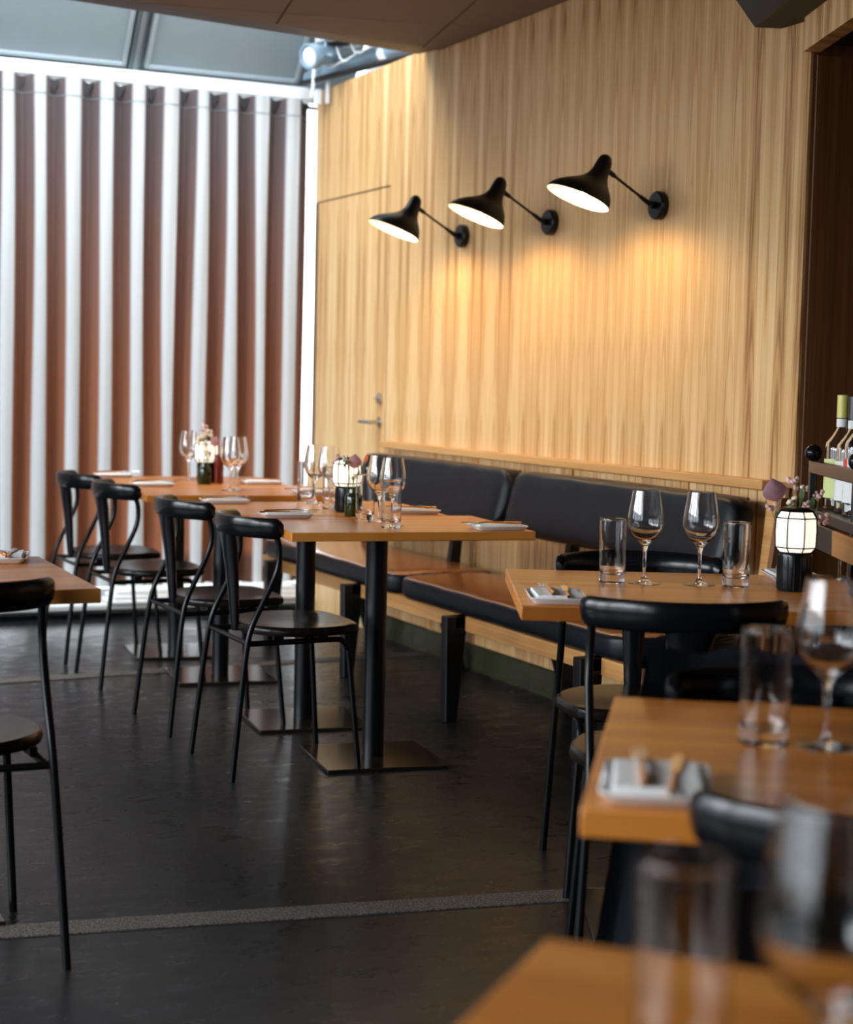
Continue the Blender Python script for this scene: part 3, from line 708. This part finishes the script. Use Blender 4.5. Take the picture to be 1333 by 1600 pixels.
yawA = math.radians(90-24.5)
chair(1.90, 2.90, yawA, 'black dining chair with its back to us at the table with the clear glasses')
chair(2.185, 3.49, yawA+PI, 'black dining chair facing us behind the table with the clear glasses')
yawB = math.radians(90-34)
chairBfar = chair(1.475, 1.905, yawB+PI, 'black dining chair under a navy coat at the blurred middle-right table')
chair(1.195, 1.415, yawB, 'blurred black dining chair in front of the middle-right table')
chair(0.562, 3.53, PI/2, 'black dining chair at the left edge, back toward us')
chair(0.505, 4.12, -PI/2, 'black dining chair at the left edge on the far side of its table')

# ------------------------------------------------------------------ tables
def make_table(name_label, wx, wy, base=0.385, th=0.027, px=0.0):
    t = thing('restaurant_table', name_label, 'table', (0, 0, 0), 0, 'oak topped pedestal tables')
    onbox('table_top', (0, 0, 0.74-th/2), (wx, wy, th), 'oak_x', t, bevel=0.0025)
    bm = nb(); lathe(bm, [(0.034, 0.012), (0.034, 0.705)], 20, (px, 0, 0)); obj('pedestal', bm, 'steel_black', t, smooth=True)
    onbox('mounting_plate', (px, 0, 0.709), (0.30, 0.26, 0.006), 'steel_black', t)
    onbox('base_plate', (px, 0, 0.006), (base, base*0.96, 0.012), 'base_steel', t, bevel=0.002)
    return t
RT = math.radians(-7)
tabs = [(2.122, 4.885, 'oak pedestal table nearest us along the bench'), (2.122, 5.505, 'second oak pedestal table along the bench, touching the nearest'), (2.122, 6.44, 'third oak pedestal table along the bench, beyond the gap'), (2.122, 7.06, 'farthest oak pedestal table along the bench, by the curtain')]
tb0 = make_table(tabs[0][2], 0.755, 0.595, px=-0.034); tb0.location = (tabs[0][0], tabs[0][1], 0); tb0.rotation_euler = (0, 0, RT)
for x, y_, lb in tabs[1:]: dup(tb0, (x, y_, 0), RT, lb)
tA = make_table('oak pedestal table with two wine glasses, tumblers and a lit lantern', 0.75, 0.68, th=0.030); AC = Vector((2.085, 3.165)); AR = math.radians(-24.6); tA.location = (*AC, 0); tA.rotation_euler = (0, 0, AR)
tB = make_table('blurred oak table at middle right with plate and fork on its corner', 0.75, 0.66, th=0.032); BR = math.radians(-34)
def rot(v, a): return Vector((v[0]*math.cos(a)-v[1]*math.sin(a), v[0]*math.sin(a)+v[1]*math.cos(a)))
BC = Vector((1.264, 2.085))-rot((-0.375, 0.33), BR); tB.location = (*BC, 0); tB.rotation_euler = (0, 0, BR)
tC = make_table('strongly blurred oak table corner at the bottom right', 0.75, 0.66, th=0.032); CR = math.radians(-46)
CC = Vector((0.657, 1.176))-rot((-0.375, 0.33), CR); tC.location = (*CC, 0); tC.rotation_euler = (0, 0, CR)
tD = make_table('oak pedestal table cut off by the left edge', 0.715, 0.66, th=0.030); DR = math.radians(-1); DC = Vector((0.868, 3.478))-rot((0.357, -0.33), DR); tD.location = (*DC, 0); tD.rotation_euler = (0, 0, DR)

# ------------------------------------------------------------------ tableware
ZT = 0.7402
def make_setting():
    t = thing('side_plate', '', 'plate', (0, 0, 0), 0, 'white rectangular side plates')
    def rr(wx, wy, z, r=0.012):
        pts = []
        for sx, s_, a0 in ((1, -1, -90), (1, 1, 0), (-1, 1, 90), (-1, -1, 180)):
            for k in range(4):
                a = math.radians(a0+30*k); pts.append(Vector((sx*(wx-r)+r*math.cos(a), s_*(wy-r)+r*math.sin(a), z)))
        return pts
    bm = nb(); loft(bm, [rr(0.048, 0.070, 0.0), rr(0.051, 0.073, 0.002), rr(0.060, 0.083, 0.013), rr(0.0585, 0.0815, 0.0145), rr(0.052, 0.074, 0.006), rr(0.045, 0.066, 0.0045)])
    obj('plate', bm, 'china', t, smooth=True)
    return t
def make_napkin():
    bm = nb()
    for k in range(3): box(bm, (0.0008*k, 0.001*k, 0.0055+0.0042*k), (0.098-0.002*k, 0.148-0.004*k, 0.0040), 0.012*k)
    bmesh.ops.remove_doubles(bm, verts=bm.verts, dist=1e-6)
    o = obj('folded_napkin', bm, 'napkin', None, bevel=0.0015); return o
def make_fork():
    t = thing('fork', '', 'fork', (0, 0, 0), 0, 'forks on the side plates')
    bm = nb(); box(bm, (0, 0.055, 0.004), (0.020, 0.022, 0.0018))
    for k in range(4): box(bm, (-0.0075+0.005*k, 0.083, 0.0055), (0.0022, 0.036, 0.0016))
    tube(bm, [(0, 0.046, 0.004), (0, 0.02, 0.007)], 0.0025, 8); obj('fork_head', bm, 'steel', t, bevel=0.0005, bseg=1)
    bm = nb(); tube(bm, [(0, 0.022, 0.007), (0, -0.04, 0.006), (0, -0.085, 0.004)], 0.0032, 8, taper=(0.8, 1.3)); obj('fork_handle', bm, 'copper', t, smooth=True)
    return t
def make_knife():
    t = thing('knife', '', 'knife', (0, 0, 0), 0, 'knives on the side plates')
    bm = nb(); prism(bm, [(-0.006, 0.01), (0.006, 0.01), (0.007, 0.08), (0.003, 0.100), (-0.006, 0.095)], 0.004, 0.0056); obj('blade', bm, 'steel', t)
    bm = nb(); tube(bm, [(0, 0.012, 0.004), (0, -0.085, 0.004)], 0.0030, 8, taper=(0.8, 1.2)); obj('knife_handle', bm, 'copper', t, smooth=True)
    return t
plate0 = make_setting(); nap0 = make_napkin(); fork0 = make_fork(); knife0 = make_knife(); first_set = [True]
tag(nap0, '', 'napkin', 'folded napkins on the side plates')
def put(src, loc, rz, lb):
    if first_set[0]:
        src.location = loc; src.rotation_euler = (0, 0, rz); src['label'] = lb; return src
    return dup(src, loc, rz, lb)
def setting(x, y_, rz, where, fork_rz=0.06):
    put(plate0, (x, y_, ZT), rz, 'white rectangular side plate '+where)
    put(nap0, (x, y_, ZT+0.0022), rz, 'folded white napkin on the plate '+where)
    a = rot((-0.016, 0.02), rz); f = put(fork0, (x+a.x, y_+a.y, ZT+0.0165), rz+fork_rz, 'fork on the napkin '+where)
    a = rot((0.020, 0.0), rz); k_ = put(knife0, (x+a.x, y_+a.y, ZT+0.0145), rz-0.04, 'knife on the napkin '+where)
    first_set[0] = False
def tl(c, a, p): q = rot(p, a); return c.x+q.x, c.y+q.y
names = ['nearest bench table', 'second bench table', 'third bench table', 'farthest bench table']
for (x, y_, _), nm in zip(tabs, names):
    c = Vector((x, y_)); a = tl(c, RT, (-0.275, 0.235)); setting(a[0], a[1], RT-PI/2, 'at the chair side of the '+nm, 0.10)
    b = tl(c, RT, (0.280, -0.222)); setting(b[0], b[1], RT+PI/2, 'at the bench side of the '+nm, -0.12)
a = tl(AC, AR, (-0.298, -0.245)); setting(a[0], a[1], AR+0.02, 'at the near left corner, table with clear glasses', 0.05)
a = tl(AC, AR, (0.29, 0.250)); setting(a[0], a[1], AR+PI, 'behind the lantern, far right corner', 0.3)
a = tl(BC, BR, (-0.300, -0.235)); setting(a[0], a[1], BR+0.02, 'on the blurred middle-right table')
a = tl(DC, DR, (0.255, 0.245)); setting(a[0], a[1], DR-0.25, 'on the table cut off at the left edge', 0.3)

def make_wine():
    t = thing('wine_glass', '', 'glass', (0, 0, 0), 0, 'stemmed wine glasses')
    outer = [(0.0365, 0.0), (0.0365, 0.0012), (0.020, 0.0035), (0.008, 0.0075), (0.0042, 0.016), (0.0036, 0.040), (0.0042, 0.070), (0.0065, 0.084), (0.014, 0.092), (0.027, 0.103), (0.0365, 0.117), (0.0408, 0.134), (0.0400, 0.152), (0.0365, 0.175), (0.0325, 0.197), (0.0305, 0.209)]
    inner = [(0.0297, 0.2092), (0.0315, 0.197), (0.0354, 0.175), (0.0388, 0.152), (0.0396, 0.134), (0.0352, 0.118), (0.025, 0.105), (0.012, 0.096), (0.001, 0.0925)]
    bm = nb(); lathe(bm, outer+inner, 28); obj('glass_body', bm, 'glass', t, smooth=True); return t
def make_tumbler():
    outer = [(0.001, 0.0), (0.027, 0.0), (0.0295, 0.002), (0.0299, 0.006), (0.0300, 0.012), (0.0301, 0.025), (0.0304, 0.06), (0.0308, 0.10), (0.03115, 0.138), (0.0312, 0.143), (0.0309, 0.1452), (0.0306, 0.1455)]
    inner = [(0.0300, 0.1452), (0.0298, 0.143), (0.0297, 0.138), (0.0292, 0.10), (0.0287, 0.06), (0.0284, 0.040), (0.0281, 0.034), (0.0275, 0.028), (0.0255, 0.022), (0.018, 0.0185), (0.001, 0.018)]
    bm = nb(); lathe(bm, outer+inner, 28); o = obj('tumbler', bm, 'glass', None, smooth=True); tag(o, '', 'glass', 'tall clear water tumblers'); return o
wine0 = make_wine(); tumb0 = make_tumbler(); uw = [True]; ut = [True]
def wine(x, y_, lb, z=ZT, sc_=1.0):
    if uw[0]: o = wine0; o.location = (x, y_, z); o['label'] = lb; uw[0] = False
    else: o = dup(wine0, (x, y_, z), 0.3, lb)
    return o
def tumbler(x, y_, lb):
    if ut[0]: o = tumb0; o.location = (x, y_, ZT); o['label'] = lb; ut[0] = False
    else: o = dup(tumb0, (x, y_, ZT), 0, lb)
    return o
tumbler(1.997, 3.322, 'tumbler left of the two clear wine glasses in sharp focus')
wine(2.062, 3.292, 'left of the two sharp wine glasses before the black bench cushion')
wine(2.172, 3.235, 'right of the two sharp wine glasses before the black bench cushion')
tumbler(2.236, 3.185, 'tumbler between the sharp wine glasses and the lit lantern')
tumbler(1.275, 1.744, 'blurred tumbler on the middle-right table')
wine(1.339, 1.704, 'blurred wine glass on the middle-right table at the right edge')
tumbler(0.597, 0.892, 'out-of-focus tumbler on the bottom right table')
wine(0.612, 0.765, 'out-of-focus wine glass at the bottom right corner')
tumbler(2.096, 5.010, 'tumbler beside the green bottle vase on the nearest bench table')
tumbler(2.060, 4.720, 'frontmost tumbler on the nearest bench table')
wine(2.112, 4.935, 'left of the two overlapping wine glasses on the nearest bench table')
wine(2.098, 4.800, 'right of the two overlapping wine glasses on the nearest bench table')
tumbler(2.200, 5.820, 'tumbler farthest left on the second bench table')
wine(2.190, 5.700, 'leftmost wine glass on the second bench table')
wine(2.205, 5.600, 'second wine glass from the left on the second bench table')
tumbler(2.150, 5.440, 'tumbler left of the lantern on the second bench table')
wine(2.139, 7.075, 'wine glass left of the flowers on the farthest bench table')
wine(2.210, 7.170, 'wine glass just behind the flowers on the farthest bench table')
wine(2.105, 6.400, 'front wine glass of the pair on the third bench table')
wine(2.158, 6.470, 'rear wine glass of the pair on the third bench table')

def make_lantern():
    t = thing('table_lantern', '', 'lantern', (0, 0, 0), 0, 'lit black framed table lanterns')
    bm = nb(); lathe(bm, [(0.036, 0.0), (0.0375, 0.003), (0.0375, 0.078), (0.036, 0.083), (0.030, 0.084), (0.0, 0.084)], 32, cap=False)
    for k in range(16):
        a = 2*PI*k/16; tube(bm, [(0.0375*math.cos(a), 0.0375*math.sin(a), 0.004), (0.0375*math.cos(a), 0.0375*math.sin(a), 0.078)], 0.0016, 6)
    obj('lantern_base', bm, 'black', t, smooth=True)
    NS = 8
    def oct_(r, z, o=PI/8): return [Vector((r*math.cos(2*PI*k/NS+o), r*math.sin(2*PI*k/NS+o), z)) for k in range(NS)]
    prof = [(0.036, 0.085), (0.047, 0.097), (0.0485, 0.135), (0.047, 0.162), (0.037, 0.177)]
    bm = nb(); loft(bm, [oct_(r-0.0012, z) for r, z in prof]); obj('shade', bm, 'lantern_glass', t)
    bm = nb()
    for k in range(NS): tube(bm, [oct_(r+0.0002, z)[k] for r, z in prof], 0.0017, 6)
    for r, z in (prof[0], prof[1], prof[3], prof[4]):
        pts = oct_(r+0.0002, z)
        for k in range(NS): tube(bm, [pts[k], pts[(k+1) % NS]], 0.0017 if 0.09 < z < 0.17 else 0.0022, 6)
    obj('wire_frame', bm, 'black', t)
    bm = nb(); lathe(bm, [(0.036, 0.1765), (0.038, 0.180), (0.030, 0.184), (0.0, 0.184)], 24, cap=False); obj('cap', bm, 'black', t, smooth=True)
    return t
lan0 = make_lantern()
lan_pos = [((2.325, 3.090), 'lit lantern on the table with clear glasses'), ((2.165, 5.340), 'lit lantern behind the green bottle vase on the bench tables'), ((2.165, 6.905), 'lit lantern among the flowers on the far bench tables')]
for i, ((x, y_), lb) in enumerate(lan_pos):
    if i == 0: lan0.location = (x, y_, ZT); lan0.rotation_euler = (0, 0, 0.14); lan0['label'] = lb
    else: dup(lan0, (x, y_, ZT), 0.14, lb)

def flower(kind, base, tip, mat_, r, name, parent, seed):
    rr = random.Random(seed); base, tip = Vector(base), Vector(tip)
    mid = (base+tip)/2+Vector((rr.uniform(-1, 1), rr.uniform(-1, 1), 0))*0.008
    s = nb(); tube(s, [base, mid, tip], 0.0010, 5, sm=3); st = obj('stem', s, 'stem', parent, smooth=True)
    bm = nb()
    if kind == 'cluster':
        r *= 1.25
        for k in range(9):
            p = tip+Vector((rr.uniform(-1, 1), rr.uniform(-1, 1), rr.uniform(-1, 1)))*r
            q = bmesh.ops.create_icosphere(bm, subdivisions=1, radius=r*rr.uniform(0.35, 0.6), matrix=Matrix.Translation(p))
    elif kind == 'petal':
        # cupped oval spathe
        n = 12; ax = (tip-base).normalized(); sd, _ = frame_for(ax, Vector((0.4, 0.9, 0)))
        nn = sd.cross(ax); rows = []
        for i in range(n+1):
            u = i/n; wd = r*math.sin(PI*min(0.999, max(0.001, u**0.8)))*1.0
            rows.append([tip+ax*(u-0.3)*2.0*r+sd*wd*v+nn*(-0.4*r*(1-v*v)*math.sin(PI*u)) for v in (-1, -0.6, 0, 0.6, 1)])
        loft(bm, rows, closed=False)
        r_ = bmesh.ops.solidify(bm, geom=bm.faces[:], thickness=0.0008)
    else:
        ax = (tip-base).normalized(); sd, _ = frame_for(ax, Vector((0.8, 0.3, 0))); rows = []
        for i in range(7):
            u = i/6; wd = r*0.42*math.sin(PI*u*0.98+0.02)
            rows.append([tip+ax*(u-0.5)*2*r+sd*wd*v+Vector((0, 0, -0.15*r*(u*u)+0.1*r*abs(v))) for v in (-1, 0, 1)])
        loft(bm, rows, closed=False); bmesh.ops.solidify(bm, geom=bm.faces[:], thickness=0.0005)
    return obj(name, bm, mat_, parent, smooth=True)
# camera-right / toward-camera axes at the tables, used only to lay out the bouquets
R_ = Vector((math.cos(YAW), -math.sin(YAW), 0)); B_ = Vector((math.sin(YAW), math.cos(YAW), 0))
def bouquet(x, y_, label, items, seed, h0=0.085, vase=True):
    t = thing('bud_vase', label, 'vase', (x, y_, ZT), 0, 'green bottle bud vases with flowers')
    bm = nb(); out = [(0.001, 0.0), (0.026, 0.0), (0.028, 0.003), (0.028, 0.062), (0.025, 0.071), (0.018, 0.077), (0.0165, 0.088)]; inn = [(0.0148, 0.088), (0.0165, 0.076), (0.023, 0.068), (0.0255, 0.060), (0.0255, 0.006), (0.001, 0.005)]
    lathe(bm, out+inn, 24); obj('bottle', bm, 'green_glass', t, smooth=True)
    for i, (kind, a, b_, z, m, r, nm) in enumerate(items):
        tip = R_*a+B_*b_+Vector((0, 0, z)); flower(kind, (0.3*tip.x*0.3, 0.3*tip.y*0.3, 0.03), tip, m, r, nm, t, seed*40+i)
    return t
bouquet(2.395, 3.175, 'green bottle vase of pink flowers and a mauve petal behind the lantern', [
    ('petal', -0.055, 0, 0.205, 'petal', 0.028, 'mauve_petal'), ('cluster', -0.008, 0.01, 0.232, 'blossom', 0.011, 'blossom'), ('cluster', 0.006, 0, 0.218, 'blossom_w', 0.007, 'bud'),
    ('leaf', 0.002, -0.01, 0.205, 'leaf', 0.018, 'leaf'), ('cluster', -0.062, 0.02, 0.178, 'blossom', 0.008, 'blossom'), ('leaf', -0.050, -0.01, 0.155, 'leaf', 0.016, 'leaf'),
    ('cluster', 0.045, 0, 0.205, 'blossom', 0.008, 'blossom'), ('leaf', 0.028, 0, 0.185, 'leaf', 0.020, 'leaf'), ('cluster', 0.050, -0.02, 0.152, 'blossom', 0.009, 'blossom'),
    ('cluster', 0.016, -0.01, 0.185, 'blossom', 0.007, 'blossom'), ('leaf', -0.020, 0, 0.175, 'leaf', 0.016, 'leaf'), ('cluster', -0.022, -0.02, 0.192, 'blossom_w', 0.007, 'bud'), ('leaf', 0.038, 0.01, 0.160, 'leaf', 0.018, 'leaf')], 1)
bouquet(2.118, 5.165, 'green bottle vase with pink and orange flowers on the nearest bench table', [
    ('petal', 0.002, 0, 0.170, 'petal_p', 0.024, 'rose_petal'), ('leaf', 0.040, 0, 0.188, 'orange_petal', 0.020, 'orange_petal'), ('cluster', -0.030, 0, 0.185, 'blossom_w', 0.009, 'blossom'), ('cluster', -0.052, 0, 0.190, 'blossom', 0.008, 'blossom'),
    ('cluster', -0.020, -0.01, 0.172, 'stem', 0.007, 'bud'), ('cluster', 0.004, -0.02, 0.130, 'blossom_w', 0.007, 'bud'), ('leaf', 0.0, -0.02, 0.120, 'leaf', 0.012, 'leaf'), ('cluster', 0.050, 0.0, 0.155, 'blossom_w', 0.007, 'bud'), ('leaf', 0.016, 0, 0.140, 'leaf', 0.014, 'leaf')], 2)
bouquet(2.125, 6.800, 'green bottle vase with tall pale flowers on the far bench tables', [
    ('cluster', -0.004, 0, 0.235, 'blossom', 0.010, 'blossom'), ('cluster', 0.012, 0, 0.210, 'blossom_w', 0.011, 'blossom'), ('cluster', -0.008, 0, 0.200, 'blossom_w', 0.010, 'blossom'), ('petal', 0.040, 0, 0.170, 'petal_p', 0.022, 'rose_petal'),
    ('cluster', -0.014, -0.01, 0.175, 'blossom_w', 0.013, 'blossom'), ('leaf', 0.0, 0, 0.165, 'leaf', 0.014, 'leaf'), ('cluster', 0.012, -0.02, 0.135, 'blossom_w', 0.010, 'bud'), ('leaf', 0.020, 0, 0.125, 'leaf', 0.014, 'leaf')], 3)
bm = nb(); lathe(bm, [(0.018, 0), (0.020, 0.004), (0.020, 0.060), (0.0, 0.062)], 20, cap=False); o = obj('red_candle_jar', bm, plain('deep_red_wax', (0.16, 0.01, 0.005), 0.25, coat=0.4), None, smooth=True)
o.location = (2.205, 6.86, ZT+0.0); o.scale = (1, 1, 2.0); tag(o, 'dark red glass candle jar behind the far flowers', 'jar')

# ------------------------------------------------------------------ coat over the far chair of the middle-right table
def coat():
    bm = nb(); Fv = Vector((math.cos(yawB+PI), math.sin(yawB+PI))); Lv = Vector((-Fv.y, Fv.x)); C = Vector((1.475, 1.905))
    rnd = random.Random(3); nU = 30
    def P(u, v):
        # u -1..1 across the rail, v 0..1: front hem -> over the rail -> back hem (v small = seat side)
        ang = u*1.05
        rx = -0.205+0.150*(1-math.cos(ang)); ry = 0.235*math.sin(ang)/math.sin(1.05)
        if v < 0.5:
            d = (0.5-v)/0.5; z = 0.790-0.36*d**1.1; off_ = 0.022*min(1, d*8)+0.02*d
            fold = 0.012*math.sin(u*11+2.2*d)*d; x = rx+off_+fold; y_ = ry*(1-0.05*d)
        else:
            d = (v-0.5)/0.5; z = 0.790-0.70*d**1.05; off_ = -0.022*min(1, d*8)-0.05*d
            fold = 0.022*math.sin(u*9+1.5)*d+0.010*math.sin(u*23)*d; x = rx+off_+fold; y_ = ry*(1+0.42*d)
        p = C+Fv*x+Lv*y_; return Vector((p.x, p.y, z+0.006*math.sin(u*13)*(1 if v > 0.4 and v < 0.6 else 0)))
    rows = [[P(-1+2*i/nU, v/20) for i in range(nU+1)] for v in range(21)]
    loft(bm, rows, closed=False); bmesh.ops.solidify(bm, geom=bm.faces[:], thickness=0.006)
    o = obj('coat', bm, 'coat', None, smooth=True)
    tag(o, 'navy wool coat draped over a chair back at the middle-right table', 'coat'); return o
coat()

# ------------------------------------------------------------------ back-bar shelf with bottles and hanging glasses
SA = math.radians(25.7); SO = Vector((2.80, 3.66, 0)); u1 = Vector((-math.sin(SA), -math.cos(SA), 0)); u2_ = Vector((math.cos(SA), -math.sin(SA), 0))
shelf = thing('bar_shelf', 'dark bronze bar shelf unit with ball finials at the right edge', 'shelf', (SO.x, SO.y, 0), math.atan2(u1.y, u1.x))
# local x runs toward the camera, local y = -(u2): depth is -y
def sb(name, c, s, m, **kw): return onbox(name, c, s, m, shelf, **kw)
for (x, y_, ztop) in ((0, 0, 1.0), (0.5, 0, 1.0), (1.0, 0, 1.0), (0, 0.28, 1.0), (0.5, 0.28, 1.0), (1.0, 0.28, 1.0)):
    p = sb('post', (x, y_, ztop/2), (0.020, 0.020, ztop), 'steel_black', bevel=0.002, bseg=1)
    bm = nb(); bmesh.ops.create_uvsphere(bm, u_segments=24, v_segments=16, radius=0.0225); b_ = obj('ball_finial', bm, 'black', p, smooth=True); b_.location = (x, y_, ztop+0.020)
sb('rail', (0.5, 0, 0.984), (1.0, 0.022, 0.032), 'shelf_metal', bevel=0.002)
sb('rail', (0.5, 0.28, 0.984), (1.0, 0.022, 0.032), 'shelf_metal', bevel=0.002)
sb('rail', (0.0, 0.14, 0.984), (0.020, 0.26, 0.032), 'shelf_metal')
sb('shelf_board', (0.5, 0.14, 0.865), (1.04, 0.31, 0.026), 'shelf_metal', bevel=0.002)
sb('fascia', (0.165, -0.012, 0.815), (0.37, 0.016, 0.062), 'shelf_metal', bevel=0.002)
sb('fascia', (0.693, -0.012, 0.815), (0.684, 0.016, 0.062), 'wood_bar', bevel=0.002)
sb('hanging_rack', (0.5, 0.06, 0.779), (1.0, 0.012, 0.010), 'shelf_metal'); sb('hanging_rack', (0.5, 0.20, 0.779), (1.0, 0.012, 0.010), 'shelf_metal')
sb('cabinet', (0.5, 0.15, 0.26), (1.02, 0.27, 0.52), 'wood_dark', bevel=0.004)
sb('back_panel', (0.5, 0.30, 0.65), (1.02, 0.012, 0.26), 'wood_bar')
bm = nb(); lathe(bm, [(0.0225, -0.0225), (0.0225, -0.0225)], 3); bm.free()
def bottle(px_, py_, label, capm, lab, extra, h=0.30, r=0.041):
    p = SO+u1*px_+u2_*py_
    t = thing('spirit_bottle', label, 'bottle', (p.x, p.y, 0.8785), math.atan2(-u2_.y, -u2_.x), 'spirit bottles on the bar shelf')
    bm = nb(); out = [(0.001, 0), (r-0.003, 0), (r, 0.004), (r, h*0.52), (r*0.93, h*0.58), (r*0.55, h*0.65), (0.014, h*0.70), (0.0125, h*0.80), (0.0135, h*0.97)]
    inn = [(0.010, h*0.97), (0.010, h*0.71), (r*0.48, h*0.645), (r*0.86, h*0.575), (r-0.004, h*0.52), (r-0.004, 0.010), (0.001, 0.008)]
    lathe(bm, out+inn, 28); obj('bottle_glass', bm, 'glass', t, smooth=True)
    bm = nb(); lathe(bm, [(0.0145, h*0.80), (0.0145, h*0.995), (0.012, h), (0.0, h)], 20, cap=False); obj('cap', bm, capm, t, smooth=True)
    def arc(z0, z1, a0, a1, m, nm, rr=r+0.0005):
        bm = nb(); n = 12; A = [Vector((rr*math.cos(a0+(a1-a0)*i/n), rr*math.sin(a0+(a1-a0)*i/n), z0)) for i in range(n+1)]
        B = [Vector((v.x, v.y, z1)) for v in A]; loft(bm, [A, B], closed=False); return obj(nm, bm, m, t, smooth=True)
    arc(h*0.10, h*0.44, -1.3, 1.3, lab, 'label')
    if extra: arc(h*0.36, h*0.44, -0.2, 0.45, extra, 'label_mark', r+0.001); arc(h*0.14, h*0.20, -0.7, -0.1, 'label_gn', 'label_mark', r+0.001)
    arc(h*0.72, h*0.79, -3.1, 3.1, 'label_w', 'neck_band', 0.0145)
    return t
bottle(0.060, 0.058, 'clear spirit bottle with yellow cap on the bar shelf', 'cap_y', 'label_g', None, 0.295)
bottle(0.165, 0.064, 'clear spirit bottle with black cap between yellow and red caps', 'cap_k', 'label_w', None, 0.292)
bottle(0.275, 0.060, 'clear spirit bottle with red cap at the right edge', 'cap_r', 'label_w', 'label_r', 0.312)
bottle(0.085, 0.165, 'clear spirit bottle standing behind the yellow-capped one', 'cap_k', 'label_w', None, 0.25)
hang = ['hanging glass nearest the lantern under the bar shelf', 'second hanging glass from the lantern', 'third hanging glass from the lantern', 'fourth hanging glass from the lantern', 'fifth hanging glass from the lantern at the right edge', 'hanging glass in the rear row nearest the lantern', 'hanging glass in the rear row second from the lantern', 'hanging glass in the rear row third from the lantern']
for i, (a, b_) in enumerate([(0.09, 0.03), (0.19, 0.03), (0.29, 0.03), (0.39, 0.03), (0.47, 0.03), (0.09, 0.16), (0.20, 0.16), (0.31, 0.16)]):
    p = SO+u1*a+u2_*(b_+0.03)
    o = dup(wine0, (p.x, p.y, 0.7735), 0, hang[i]); o.rotation_euler = (PI, 0, 0.4*i); o['group'] = 'wine glasses hanging under the bar shelf'
    for ch in o.children: pass

# ------------------------------------------------------------------ black ceiling unit at top right
t = thing('ceiling_unit', 'matte black chamfered ceiling unit at the top right corner', 'appliance', (0, 0, 0))
q0 = Vector((3.075, 4.38, 0)); bm = nb()
def sec(u, s=1.0):
    c = q0+dv*u
    prof_ = [(-0.005, 2.268), (0.205, 2.268), (0.205, 2.595), (-0.075, 2.595), (-0.075, 2.36)]
    return [Vector((c.x+rv.x*a, c.y+rv.y*a, z)) for a, z in prof_]
bm = nb(); loft(bm, [sec(0.0), sec(1.25)]); obj('housing', bm, 'fabric_black', t, bevel=0.004)
